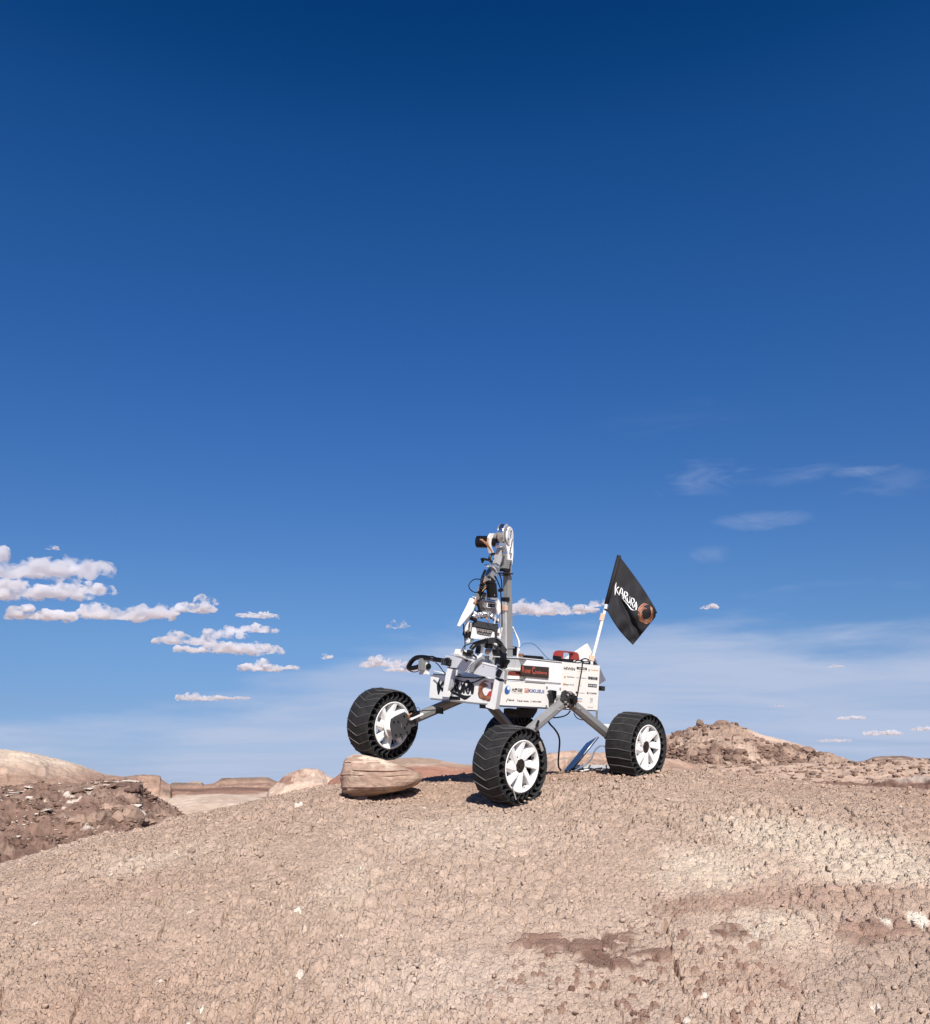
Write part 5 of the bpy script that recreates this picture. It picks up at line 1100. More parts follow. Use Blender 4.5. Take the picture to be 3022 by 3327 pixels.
# shoulder motor pointing to the far side
axc('gearbox', BLACK, (742, 330), .022, -.062, -.028); axc('gearbox', ALU_D, (742, 262), .018, -.055, -.028)
def far_poly(name, m, P, y0, th): return ap(name, m, ('poly', P, y0, th))
far_poly('motor_bracket', PLASTIC_W, [(545, 215), (602, 210), (560, 300), (555, 395), (585, 465), (535, 470), (508, 330), (520, 262)], -.055, .010)
_m = A2(742, 330)
ap('shoulder_motor', BLACK, ('cyl', _m + AX * -.140, _m + AX * -.076, .0275))
ap('motor_cap', ALU_D, ('cyl', _m + AX * -.143, _m + AX * -.139, .010))
ap('motor_wire', ORANGE, ('tube', [pt(c2(405, 292), y=YA - .03), pt(c2(470, 345), y=YA - .03), pt(c2(530, 410), y=YA - .03), pt(c2(560, 480), y=YA - .03)], .003), ('tube', [pt(c2(505, 275), y=YA - .03), pt(c2(500, 350), y=YA - .028), pt(c2(550, 430), y=YA - .03), pt(c2(570, 480), y=YA - .03)], .003), ('tube', [A2(545, 560), A2(540, 520), A2(560, 470, -.04)], .003))
ap('motor_wire', TAN, ('tube', [pt(c2(425, 290), y=YA - .032), pt(c2(500, 360), y=YA - .032), pt(c2(545, 440), y=YA - .03)], .002), ('tube', [pt(c2(515, 270), y=YA - .034), pt(c2(525, 380), y=YA - .03), pt(c2(560, 460), y=YA - .03)], .002))
ap('cable_clip', BLACK, ('tube', [A2(590, 480), A2(545, 500), A2(525, 560), A2(560, 590)], .006), ('bar', A2(432, 548), A2(512, 562), .010, .01), ('poly', [(425, 540), (470, 545), (445, 602), (438, 570)], 0, .01))
# forearm
ap('forearm', ALU, ('bar', A2(690, 380), A2(610, 620), .024, .030))
ap('forearm_cap', STEEL, ('poly', [(655, 338), (742, 338), (738, 400), (645, 400)], .022, .02))
ap('elbow_bracket', STEEL, ('bar', A2(490, 630, .012), A2(630, 655, .012), .010, .03))
ap('bolt', STEEL, ('cyl', A2(720, 440, .01), A2(720, 440, .036), .006), ('cyl', A2(715, 490, .01), A2(715, 490, .036), .006), ('cyl', A2(715, 395, .01), A2(715, 395, .036), .005), ('cyl', A2(652, 378, .0), A2(652, 378, .028), .004))
ap('elbow_block', mat('worn_aluminium', (0.50, 0.50, 0.49), .3, .8, var=.3, scale=45), ('bar', A2(600, 640), A2(530, 800), .038, .034))
ap('cable_tie', WHITE_C, ('tube', [A2(498, 645, .022), A2(560, 650, .024), A2(600, 680, .024), A2(615, 720, .02)], .0028))
ap('elbow_plate', ALU_D, ('bar', A2(470, 790, -.01), A2(400, 1000, -.01), .024, .02), ('bar', A2(560, 790, .0), A2(545, 850, .0), .040, .02))
ap('wire_bundle', CABLE, ('tube', [A2(470, 700, -.01), A2(430, 800, .01), A2(420, 900, .02), A2(400, 1000, .02), A2(390, 1080, .01)], .006), ('tube', [A2(500, 850, .02), A2(440, 890, .026), A2(400, 940, .02)], .006), ('tube', [A2(495, 920, .02), A2(440, 960, .03), A2(420, 1010, .02), A2(380, 980, .02)], .006), ('tube', [A2(440, 830, .02), A2(420, 870, .03), A2(450, 900, .03), A2(410, 950, .03)], .004), ('tube', [A2(470, 1000, .03), A2(430, 1040, .03), A2(410, 1080, .03)], .007))
ap('motor_wire', ORANGE, ('tube', [A2(475, 820, .03), A2(450, 850, .036), A2(470, 880, .03)], .002), ('tube', [A2(480, 920, .036), A2(450, 950, .04), A2(430, 975, .036)], .002), ('tube', [A2(345, 1040, .0), A2(335, 1100, .01), A2(350, 1150, .01), A2(330, 1160, .0)], .004), ('tube', [A2(360, 1060, .0), A2(340, 1120, .014), A2(320, 1140, .01)], .003))
ap('cable_ring', CABLE, ('tube', [A2(430, 822, .0), A2(350, 812), A2(290, 840), A2(256, 895), A2(275, 950), A2(330, 985), A2(375, 985)], .0022))
ap('long_cable', CABLE, ('tube', [A2(600, 770, .02), A2(640, 860, .02), A2(670, 950, .022), A2(680, 1100, .022), A2(690, 1300, .03), A2(690, 1440, .03)], .0028), ('tube', [A2(650, 730, .02), A2(680, 820, .02), A2(690, 950, .022)], .0028))
# wrist motor standing upright, its can lit from the right
ap('wrist_motor', BLACK, ('cyl', A2(565, 1060, .035), A2(548, 870, .035), .0235), ('cyl', A2(548, 872, .035), A2(547, 832, .035), .018), ('bar', A2(562, 840, .035), A2(565, 800, .035), .008, .008))
ap('motor_ring', STEEL, ('cyl', A2(562, 1090, .035), A2(565, 1062, .035), .025))
ap('motor_print', WHITE_I, ('bar', A2(597, 1030, .056), A2(595, 1012, .056), .007, .002))
ap('wrist_gearbox', ALU_D, ('cyl', A2(440, 1075, .01), A2(432, 1000, .01), .018), ('bar', A2(370, 1080, .01), A2(365, 1000, .01), .012, .02))
for k in range(5): ap('gear_tooth', BLACK, ('bar', A2(410 + k * 13, 1075 + k * 2, .032), A2(411 + k * 13, 1058 + k * 2, .032), .0035, .006))
ap('wrist_frame', ALU_D, ('poly', [(415, 1085), (480, 1090), (600, 1110), (632, 1150), (628, 1280), (560, 1290), (485, 1240), (480, 1200), (440, 1170), (405, 1110)], .016, .034))
wf = ap('window_frame', ALU_L, ('bar', A2(502, 1124, .022), A2(608, 1136, .022), .0035, .006), ('bar', A2(494, 1184, .022), A2(590, 1190, .022), .0035, .006), ('bar', A2(500, 1124, .022), A2(492, 1184, .022), .0035, .006), ('bar', A2(606, 1136, .022), A2(592, 1190, .022), .0035, .006))
ap('window_recess', BLACK, ('poly', [(508, 1132), (600, 1142), (588, 1184), (500, 1178)], .0185, .003))
ap('screw', STEEL, ('cyl', A2(520, 1155, .017), A2(520, 1155, .021), .002), ('cyl', A2(575, 1160, .017), A2(575, 1160, .021), .002), ('cyl', A2(505, 1215, .017), A2(505, 1215, .020), .002), ('cyl', A2(555, 1220, .017), A2(555, 1220, .020), .002))
ap('side_shroud', PLASTIC_W, ('poly', [(630, 1060), (650, 1085), (690, 1170), (685, 1225), (640, 1282), (626, 1210), (632, 1130)], .020, .012))
# white fingers
def finger(P, W, d, name='finger'):
    def bld(bm):
        Q = [A2(x, y, d) for x, y in P]
        b_tube(bm, Q, [W[0], W[1]], 12)
    return part(name, arm, PLASTIC_W, bld, sm=True)
finger([(300, 1085), (250, 1180), (180, 1300), (112, 1440)], (.013, .0055), .01)
finger([(312, 1150), (290, 1220), (240, 1290), (120, 1435)], (.010, .005), .022)
finger([(290, 1200), (250, 1320), (225, 1430), (228, 1560)], (.010, .008), .0)
finger([(230, 1590), (240, 1640), (300, 1600)], (.009, .008), .0)
finger([(600, 1650), (640, 1740), (640, 1850), (620, 1920)], (.010, .008), .0)
ap('finger_joint', BLACK, ('bar', A2(235, 1500, .01), A2(225, 1570, .01), .010, .014), ('bar', A2(290, 1330, .02), A2(345, 1350, .02), .012, .02), ('tube', [A2(330, 1180, .01), A2(345, 1230, .02), A2(380, 1225, .02), A2(385, 1190, .02)], .0028), ('tube', [A2(370, 1130, .02), A2(385, 1180, .02), A2(400, 1240, .02)], .006))
ap('tie_end', WHITE_C, ('tube', [A2(300, 1048, .01), A2(330, 1050, .01), A2(350, 1075, .01)], .0018), ('tube', [A2(350, 1040, .01), A2(340, 1080, .01)], .0015))
# wrapped joint above the gripper box
def lump(P, r, d, name, m):
    def bld(bm):
        rnd = random.Random(int(P[0][0]))
        for x, y in P:
            g = bmesh.ops.create_icosphere(bm, subdivisions=2, radius=r * rnd.uniform(.8, 1.15), matrix=Matrix.Translation(A2(x, y, d)))
            for v in g['verts']: v.co += v.co.normalized() * rnd.uniform(-.002, .002)
    return part(name, arm, m, bld)
FOIL = mat('crumpled_foil', (0.66, 0.66, 0.67), .25, .85, var=.35, scale=90, bump=.8, bscale=120)
lump([(330, 1300), (370, 1285)], .015, .01, 'wrapped_joint', FOIL); lump([(425, 1290), (460, 1275)], .014, .012, 'wrapped_joint', FOIL); lump([(555, 1300), (600, 1330), (635, 1360)], .015, .01, 'wrapped_joint', FOIL); lump([(500, 1285)], .012, .01, 'wrapped_joint', FOIL)
lump([(340, 1260), (400, 1262)], .008, .018, 'foil_scrap', WHITE_P)
ap('motor_wire', ORANGE, ('tube', [A2(470, 1320, .03), A2(500, 1350, .035), A2(530, 1390, .035)], .0022), ('tube', [A2(490, 1310, .032), A2(500, 1340, .036), A2(515, 1370, .036)], .002)); ap('loop_wire', CABLE, ('tube', [A2(440, 1300, .03), A2(455, 1270, .034), A2(485, 1275, .034), A2(490, 1300, .03), A2(460, 1320, .034)], .0015))
ap('strap', ALU_L, ('bar', A2(590, 1400, .03), A2(605, 1320, .03), .005, .004))
# gripper box
ap('gripper_case', BLACK, ('poly', [(325, 1380), (640, 1400), (625, 1580), (590, 1600), (300, 1590), (270, 1540), (290, 1440)], .014, .045))
ap('gripper_yoke', mat('dark_grey_yoke', (0.04, 0.04, 0.042), .45), ('poly', [(345, 1350), (400, 1362), (642, 1412), (640, 1440), (628, 1560), (600, 1590), (600, 1500), (570, 1474), (345, 1436), (325, 1460), (330, 1400)], .024, .010))
ap('gripper_cover', PLASTIC_W, ('poly', [(322, 1445), (350, 1452), (362, 1530), (400, 1545), (560, 1572), (590, 1505), (596, 1600), (560, 1620), (300, 1590)], .032, .010))
for k in range(6): ap('gripper_screw', STEEL, ('cyl', A2(372 + k * 34, 1480 + k * 6, .016), A2(372 + k * 34, 1480 + k * 6, .032), .0046 if k % 2 else .0062))
ap('gripper_rail', ALU_D, ('bar', A2(350, 1512, .022), A2(560, 1552, .022), .008, .006), ('bar', A2(352, 1460, .02), A2(570, 1496, .02), .004, .006))
ap('side_pin', STEEL, ('cyl', A2(690, 1568, .0), A2(722, 1566, .0), .004), ('cyl', A2(212, 1450, .0), A2(300, 1446, .0), .003), ('cyl', A2(255, 1475, .0), A2(300, 1480, .0), .004), ('bar', A2(275, 1380, .01), A2(268, 1500, .01), .005, .02))
ap('side_bracket', PLASTIC_W, ('poly', [(610, 1485), (650, 1490), (680, 1450), (700, 1450), (670, 1600), (605, 1560)], .010, .02))
ap('bracket_pad', BRASS, ('bar', A2(235, 1480, .02), A2(242, 1512, .02), .006, .006), ('bar', A2(628, 1525, .014), A2(655, 1530, .014), .008, .004))
# hand below: fork, hose bundle, camera board, little motor
ap('fork_arm', PLASTIC_W, ('poly', [(430, 1640), (465, 1650), (440, 1780), (400, 1880), (372, 1870), (415, 1760)], .016, .016), ('poly', [(560, 1650), (600, 1660), (650, 1800), (640, 1880), (590, 1905), (560, 1880), (600, 1790)], .010, .014), ('poly', [(400, 1620), (600, 1640), (640, 1690), (460, 1680), (410, 1660)], .016, .014))
ap('fork_arm', ALU, ('poly', [(575, 1690), (610, 1720), (555, 1880), (525, 1850)], .026, .008), ('bar', A2(600, 1800, .01), A2(560, 1890, .01), .012, .02))
ap('dark_roller', BLACK, ('cyl', A2(395, 1690, .0), A2(370, 1790, .0), .013), ('cyl', A2(480, 1685, .02), A2(550, 1690, .02), .012), ('bar', A2(615, 1740, .012), A2(610, 1830, .012), .018, .02))
ap('finger_motor', BLACK, ('cyl', V((A2(530, 1765).x, YA + .02, A2(530, 1765).z)), V((A2(530, 1765).x, YA + .052, A2(530, 1765).z)), .0125))
ap('tape_label', TAN, ('cyl', V((A2(530, 1765).x, YA - .020, A2(530, 1765).z)), V((A2(530, 1765).x, YA + .022, A2(530, 1765).z)), .0128))
ap('hose_bundle', BLACK, ('tube', [A2(285, 1730, .03), A2(330, 1680, .035), A2(400, 1645, .038), A2(480, 1620, .04), A2(580, 1612, .04), A2(650, 1640, .04), A2(690, 1700, .036), A2(705, 1760, .03), A2(700, 1850, .03)], .0105), ('bar', A2(650, 1790, .03), A2(735, 1800, .03), .012, .02))
ap('hose_wrap', mat('dark_grey_wrap', (.025, .025, .028), .3), ('bar', A2(485, 1622, .04), A2(580, 1612, .04), .0235, .0235), ('bar', A2(660, 1700, .036), A2(715, 1770, .034), .0285, .026))
ap('thin_cable', CABLE, ('tube', [A2(580, 1590, .045), A2(430, 1610, .045), A2(290, 1655, .045), A2(200, 1690, .045), A2(178, 1730, .045), A2(210, 1775, .045), A2(300, 1790, .045), A2(350, 1830, .04)], .0022), ('tube', [A2(185, 1400, .0), A2(190, 1500, .0), A2(205, 1620, .0), A2(204, 1730, .02)], .0024), ('tube', [A2(520, 1820, .03), A2(512, 1860, .03), A2(540, 1890, .03)], .0022), ('tube', [A2(650, 1600, .03), A2(630, 1700, .035), A2(650, 1800, .035)], .002), ('tube', [A2(240, 1790, .045), A2(300, 1810, .05), A2(360, 1850, .045)], .0022))
ap('camera_board', PLASTIC_W, ('poly', [(150, 1732), (240, 1752), (378, 1820), (382, 1848), (350, 1895), (326, 1900), (132, 1822), (128, 1790)], .040, .030))
ap('board_edge', ALU_L, ('poly', [(130, 1796), (348, 1880), (340, 1904), (128, 1818)], .0425, .002))
ap('board_chip', BLACK, ('bar', A2(175, 1778, .047), A2(235, 1800, .047), .008, .004), ('bar', A2(245, 1760, .05), A2(300, 1775, .05), .014, .016), ('bar', A2(220, 1812, .047), A2(285, 1822, .047), .006, .006))
ap('board_lens', BLACK, ('cyl', A2(228, 1850, .022), A2(222, 1885, .022), .0095), ('cyl', A2(223, 1885, .022), A2(221, 1900, .022), .003))
ap('board_bolt', STEEL, ('cyl', A2(158, 1742, .040), A2(158, 1742, .046), .003), ('cyl', A2(335, 1812, .03), A2(350, 1860, .045), .006), ('cyl', A2(178, 1848, .03), A2(176, 1856, .03), .003))
ap('ribbon_conduit', mat('grey_conduit', (.24, .25, .27), .5), ('tube', [pt(c3(1335, 440), x=XF + .04), pt(c3(1260, 490), x=XF + .045), pt(c3(1190, 560), x=XF + .048), pt(c3(1150, 660), x=XF + .048)], .0095))
ap('thin_strut', ALU_D, ('tube', [pt(c3(1180, 518), x=XF + .042), pt(c3(1100, 600), x=XF + .042), pt(c3(1054, 640), x=XF + .042)], .002))
ap('base_block', WHITE_P, ('poly', [(380, 1890), (470, 1905), (620, 1925), (600, 1990), (430, 1975), (400, 1950)], .0, .05))
ap('base_turret', ALU_D, ('poly', [(640, 1850), (790, 1860), (800, 2060), (640, 2080)], .0, .05), label='dark base block under the mast')
ap('base_knob', BLACK, ('bar', A2(700, 1850, .03), A2(705, 2000, .03), .028, .03), ('bar', A2(745, 1890, .03), A2(790, 1860, .03), .010, .02))

# ------------------------------------------------------------ flag stuck into the back of the rover
fl_base = pt((1923, 2146), x=-.345); fl_base.z = ZT + .005; fb_w = ORG + RM @ fl_base
FY = fb_w.y
def F_(p, dy=0.0):
    d = sky_dir(*p); return d * ((FY + dy) / d.y)
flag = empty('flag', fb_w); meta(flag, 'black diamond-hung flag with white lettering on a white pole at the rover back', 'flag')
def fpart(name, m, build, *a, **k):
    o = part(name, flag, m, build, *a, **k); o.location = -fb_w; return o
top_, slv, bot_, rgt = c8(665, 130), c8(470, 1035), c8(890, 1590), c8(1308, 1075)
fpart('pole', mat('white_tube', (.80, .80, .79), .35), lambda bm: b_tube(bm, [fb_w, F_((1923, 2146)), F_(c8(235, 1790)), F_(c8(455, 930)), F_(c8(655, 150))], .0072, 14, curve=False), sm=True)
fpart('tape', TAN, lambda bm: [b_bar(bm, F_(c8(232, 1768)), F_(c8(205, 1850)), .024, .02), b_bar(bm, F_(c8(403, 1080)), F_(c8(375, 1195)), .019, .017), b_bar(bm, F_(c8(380, 1075), -.002), F_(c8(352, 1190), -.002), .010, .004)])
fpart('pole_band', BLACK, lambda bm: b_bar(bm, F_(c8(450, 1000)), F_(c8(443, 1032)), .017, .017))
def cloth(u, v, dy=0.0):
    """u from the pole outwards, v down the pole edge"""
    a = np.array(top_) * (1 - v) + np.array(slv) * v; b = np.array(rgt) * (1 - v) + np.array(bot_) * v
    if u > .0: b = b
    q = a * (1 - u) + b * u
    q = q + np.array((-5.0, 4.0)) * math.sin(math.pi * u) * v + np.array((4.5, -1.5)) * math.sin(math.pi * u) * (1 - v)
    q = q + np.array((5, 3)) * math.exp(-((v - .03) / .06) ** 2) * sstep(.9, 1, u) * -1
    d = .020 * math.sin(5.2 * u + 3.5 * v) * u + .011 * math.sin(11 * u - 6 * v) * u + .006 * math.sin(19 * u + 9 * v) * u + .022 * math.exp(-((v - .62 - .18 * (u - .5)) / .06) ** 2) * float(sstep(.15, .35, u)) 
    return F_(tuple(q), d + dy)
def bcloth(bm):
    N = 40; g = [[bm.verts.new(cloth(i / N, j / N)) for j in range(N + 1)] for i in range(N + 1)]
    for i in range(N):
        for j in range(N):
            f = bm.faces.new((g[i][j], g[i + 1][j], g[i + 1][j + 1], g[i][j + 1])); f.smooth = True
FLAGM = mat('black_cloth', (0.0085, 0.008, 0.0105), .8, var=.15, scale=30, bump=.2, bscale=900)
fc = fpart('cloth', FLAGM, bcloth); so = fc.modifiers.new('thick', 'SOLIDIFY'); so.thickness = .0012; so.offset = 0
fpart('sleeve', FLAGM, lambda bm: b_tube(bm, [F_(c8(664, 128)), F_(c8(560, 520)), F_(c8(455, 920))], .0105, 12, curve=False), sm=True)
fpart('pole_tip', BLUE_C, lambda bm: b_tube(bm, [F_(c8(668, 140)), F_(c8(668, 122))], [.004, .001], 8, curve=False))
# affine map from the lettering canvas to the cloth: K top at c8(612,560), word runs down-right
def flag_map(px, py, lift=.0022):
    """find u, v of a picture point on the cloth, then sit on its surface"""
    u = v = .5
    for _ in range(6):
        a = np.array(top_) * (1 - v) + np.array(slv) * v; b = np.array(rgt) * (1 - v) + np.array(bot_) * v
        q = a * (1 - u) + b * u + np.array((-5.0, 4.0)) * math.sin(math.pi * u) * v + np.array((4.5, -1.5)) * math.sin(math.pi * u) * (1 - v)
        r_ = np.array((px, py)) - q; Ju = b - a; Jv = (np.array(slv) - top_) * (1 - u) + (np.array(bot_) - rgt) * u
        du, dv = np.linalg.solve(np.stack([Ju, Jv], 1), r_); u += du; v += dv
    return cloth(min(max(u, 0), 1), min(max(v, 0), 1), -lift)
def canvas_to_flag(x, y, lift=.0022):
    s_ = (x - 650) / 540; t_ = (y - 770) / 270
    # word axis: from K (615,560) to last A (960,1000) in the enlarged view; letters stand roughly upright
    X = 600 + 370 * s_ - 25 * t_ + (10 * t_); Y = 552 + 318 * s_ + (262 - 62 * s_) * t_
    return flag_map(*c8(X, Y), lift)
NF = V((0, -1, 0))
def flet(bm):
    for key, sts in LETTERS.items():
        for P, W in sts: b_stroke(bm, [canvas_to_flag(*p) for p in P], [w * .00017 * 1.0 for w in W], NF)
fpart('printed_lettering', WHITE_I, flet)
def fem(l, k, m, name, lift):
    st = emblem_strokes(0, 0, 1, 1)
    def bld(bm):
        for P, W, hl in st:
            if l is None or hl == l or True:
                Q = [flag_map(*c8(1104 + 128 * x, 1088 + 160 * y), lift) for x, y in P]
                b_stroke(bm, Q, [max(w, .02) * .040 * k if w < 2 else .0008 for w in W], NF)
    return fpart(name, m, bld)
fem(None, 1.0, BROWN_L, 'printed_emblem', .0024); fem(None, .3, BROWN_I, 'emblem_line', .0034)

# ------------------------------------------------------------ laptop on the ground behind the rear wheel
LP = 4.72
def L_(p, d=0.0):
    q = sky_dir(*p); return q * ((LP + d) / q.y)
lap_o = L_((1832, 2507)); lap = empty('laptop', lap_o); meta(lap, 'open laptop with a navy lid standing on the ground beside the rear wheel', 'laptop')
def lpart(name, m, build):
    o = part(name, lap, m, build); o.location = -lap_o; return o
def slab(bm, a, b, depth, th):
    """slab from a to b (seen edge), running back by depth"""
    d = V((.28, depth, 0)) * 1.0; d = V((depth * .35, depth, -depth * .05)); e = (b - a).normalized(); n = e.cross(d.normalized()).normalized() * th
    vs = [a, b, b + d, a + d]; q = [bm.verts.new(v) for v in vs] + [bm.verts.new(v + n) for v in vs]
    for f in ((3, 2, 1, 0), (4, 5, 6, 7), (0, 1, 5, 4), (1, 2, 6, 5), (2, 3, 7, 6), (3, 0, 4, 7)): bm.faces.new([q[i] for i in f])
    bmesh.ops.recalc_face_normals(bm, faces=bm.faces[:])
def lid(bm, off=0.0, th=.006):
    A, B, C_, D = [L_(c7(*q), dd + off) for q, dd in (((145, 1304), 0), ((255, 1285), .0), ((655, 786), .0), ((480, 890), .16))]
    A = L_(c7(145, 1304), .20 + off)
    q = [bm.verts.new(v) for v in (A, B, C_, D)] + [bm.verts.new(v + V((th, 0, -th))) for v in (A, B, C_, D)]
    for f in ((0, 1, 2, 3), (7, 6, 5, 4), (0, 4, 5, 1), (1, 5, 6, 2), (2, 6, 7, 3), (3, 7, 4, 0)): bm.faces.new([q[i] for i in f])
    bmesh.ops.recalc_face_normals(bm, faces=bm.faces[:])
lpart('lid', NAVY, lid)
lpart('lid_edge', SILVER, lambda bm: b_tube(bm, [L_(c7(258, 1290), -.004), L_(c7(658, 786), -.004)], .003, 6, curve=False))
lpart('lid_mark', SILVER, lambda bm: b_bar(bm, L_(c7(338, 1100), .07), L_(c7(378, 1048), .07), .002, .002))
lpart('base', SILVER, lambda bm: slab(bm, L_(c7(285, 1262)), L_(c7(860, 1262)), .2, .016))
lpart('keyboard_edge', BLACK, lambda bm: b_bar(bm, L_(c7(250, 1280), -.004), L_(c7(850, 1275), -.004), .006, .01, up=V((0, 0, 1))))
hub_o = L_(c7(560, 1325)); dock = empty('usb_hub', hub_o); meta(dock, 'long grey USB hub lying in front of the laptop', 'usb hub')
def dpart(name, m, build):
    o = part(name, dock, m, build); o.location = -hub_o; return o
dpart('case', mat('hub_grey', (.42, .42, .44), .4, .4), lambda bm: b_bar(bm, L_(c7(440, 1322), -.10), L_(c7(722, 1285), -.10), .022, .03, .002, up=V((0, 1, 0))))
for x_ in (512, 596, 685): dpart('port', BLACK, lambda bm: b_bar(bm, L_(c7(x_ - 10, 1304 - (x_ - 512) * .1), -.118), L_(c7(x_ + 12, 1302 - (x_ - 512) * .1), -.118), .003, .003, .0005))
dpart('plug', WHITE_C, lambda bm: [b_cyl(bm, L_(c7(395, 1322), -.10), L_(c7(440, 1316), -.10), .008, 12), b_bar(bm, L_(c7(805, 1300), -.1), L_(c7(900, 1285), -.1), .007, .01)])
cab = part('grey_usb_cable', None, GREY_C, lambda bm: b_tube(bm, [L_(c7(310, 1300), -.08), L_(c7(380, 1262), -.06), L_(c7(480, 1205), -.05), L_(c7(560, 1120), -.05), L_(c7(610, 1000), -.05), L_(c7(680, 935), -.05), L_(c7(745, 932), -.05), L_(c7(800, 980), -.05), L_(c7(825, 1050), -.06), L_(c7(845, 1200), -.08), L_(c7(855, 1335), -.09)], .0035, 8), sm=True)
cab.name = 'cable'; meta(cab, 'grey cable arching up beside the rear wheel from the laptop to the ground', 'cable', 'loose cables around the rover')
GC = lambda x, y, d: pt(c6(x, y), y=d)
cb = part('cable', None, CABLE, lambda bm: b_tube(bm, [ORG + RM @ GC(1285, 335, .14), ORG + RM @ GC(1290, 380, .14), ORG + RM @ GC(1320, 430, .14), ORG + RM @ GC(1385, 500, .12), ORG + RM @ GC(1440, 590, .10), ORG + RM @ GC(1458, 690, .08), ORG + RM @ GC(1448, 830, .05), ORG + RM @ GC(1438, 980, .02), ORG + RM @ GC(1445, 1060, .0), ORG + RM @ GC(1475, 1112, -.02)], .0042, 8), sm=True)
meta(cb, 'black cable hanging from the rover belly down to the ground beside the laptop', 'cable', 'loose cables around the rover')
# ------------------------------------------------------------ the boulder under the raised wheel
def sandstone():
    m, n, l, b = new_mat('layered_sandstone'); b.inputs['Roughness'].default_value = .92; b.inputs['Specular IOR Level'].default_value = .15
    at = n.new('ShaderNodeAttribute'); at.attribute_name = 'tint'; tc = n.new('ShaderNodeTexCoord')
    nz = n.new('ShaderNodeTexNoise'); nz.inputs['Scale'].default_value = 45; nz.inputs['Detail'].default_value = 8; nz.inputs['Roughness'].default_value = .6
    mp = n.new('ShaderNodeMapping'); mp.inputs['Scale'].default_value = (1, 1, 1.7); l.new(tc.outputs['Object'], mp.inputs[0]); l.new(mp.outputs[0], nz.inputs['Vector'])
    mr = n.new('ShaderNodeMapRange'); mr.inputs['From Min'].default_value = .3; mr.inputs['From Max'].default_value = .7; mr.inputs['To Min'].default_value = .80; mr.inputs['To Max'].default_value = 1.2; l.new(nz.outputs[0], mr.inputs['Value'])
    mx = n.new('ShaderNodeMix'); mx.data_type = 'RGBA'; mx.blend_type = 'MULTIPLY'; mx.inputs['Factor'].default_value = 1; l.new(at.outputs['Color'], mx.inputs['A']); l.new(mr.outputs[0], mx.inputs['B']); l.new(mx.outputs['Result'], b.inputs['Base Color'])
    bp = n.new('ShaderNodeBump'); bp.inputs['Strength'].default_value = .55; bp.inputs['Distance'].default_value = .003; l.new(nz.outputs[0], bp.inputs['Height']); l.new(bp.outputs[0], b.inputs['Normal'])
    return m
BY = 4.05
def B_(p): d = sky_dir(*p); return d * (BY / d.y)
# silhouette: (height px, left px, right px), read from bottom to top
RK = [(2597, 1150, 1165), (2590, 1134, 1205), (2578, 1120, 1262), (2566, 1114, 1312), (2552, 1110, 1352), (2540, 1110, 1366), (2529, 1109, 1370), (2518, 1111, 1364), (2508, 1114, 1352), (2499, 1118, 1334), (2492, 1120, 1312), (2485, 1121, 1296), (2478, 1121.5, 1276), (2470, 1122, 1256), (2463, 1125, 1238), (2457, 1131, 1215), (2453, 1141, 1190), (2450, 1152, 1166)]
zs = np.array([B_((1240, r[0])).z for r in RK]); xl = np.array([B_((r[1], r[0])).x for r in RK]); xr = np.array([B_((r[2], r[0])).x for r in RK])
bx = float((xl.min() + xr.max()) / 2); gz = ground_z(bx, BY)
NZ_, NA = 170, 300
hz = np.linspace(zs[0] - .035, zs[-1], NZ_); xl_ = np.interp(hz, zs, xl); xr_ = np.interp(hz, zs, xr)
th_ = np.linspace(0, 2 * math.pi, NA, endpoint=True)
HZ, TH = np.meshgrid(hz, th_, indexing='ij'); XL = np.broadcast_to(xl_[:, None], HZ.shape); XR = np.broadcast_to(xr_[:, None], HZ.shape)
cxr, hw = (XL + XR) / 2, (XR - XL) / 2
cs, sn = np.cos(TH), np.sin(TH); se = 0.80
X_ = cxr + hw * np.sign(cs) * np.abs(cs) ** se; Y_ = BY + np.minimum(hw * .85, .125) * np.sign(sn) * np.abs(sn) ** se
tiltz = HZ + .02 * (X_ - bx) - .10 * np.maximum(X_ - bx - .02, 0) ** 1.2 + .006 * fbm(X_ * 9, Y_ * 9, 3, 331)
warpz = tiltz + .010 * fbm(X_ * 5, Y_ * 5, 3, 333) 
rad = .011 * fbm3(X_ * 7, Y_ * 7, HZ * 9, 3, 339) + .006 * fbm3(X_ * 22, Y_ * 22, HZ * 26, 5, 340, .55) + .0022 * fbm3(X_ * 60, Y_ * 60, HZ * 80, 4, 341)
groove_m = np.zeros_like(HZ)
for k_, (zf, dp, wd) in enumerate([(.09, .014, .0045), (.15, .006, .002), (.20, .008, .0026), (.50, .004, .0016), (.60, .008, .0024), (.78, .007, .0022)]):
    zk = hz[0] + .035 + zf * (hz[-1] - hz[0] - .035); on = sstep(-.15, .15, fbm(TH * 1.1 + k_ * 7, X_ * 4, 3, 350 + k_) + (.25 if zf < .2 else .12))
    g_ = np.exp(-((warpz - zk) / wd) ** 2) * on; rad = rad - g_ * dp + .35 * dp * np.exp(-((warpz - zk - wd * 2.6) / (wd * 2.5)) ** 2) * on; groove_m = np.maximum(groove_m, g_)
mask_ = sstep(-.5, .0, fbm(X_ * 7 + TH, tiltz * 18, 3, 337))
rad = rad - .012 * sstep(.75, 1.0, (HZ - hz[0]) / (hz[-1] - hz[0])) ** 2
under_ = sstep(zs[2] - .01, zs[1] - .025, HZ)
cap_ = sstep(hz[-14], hz[-1], HZ); 
X_ = X_ + cs * rad; Y_ = Y_ + sn * rad
shr = 1 - cap_ * .0
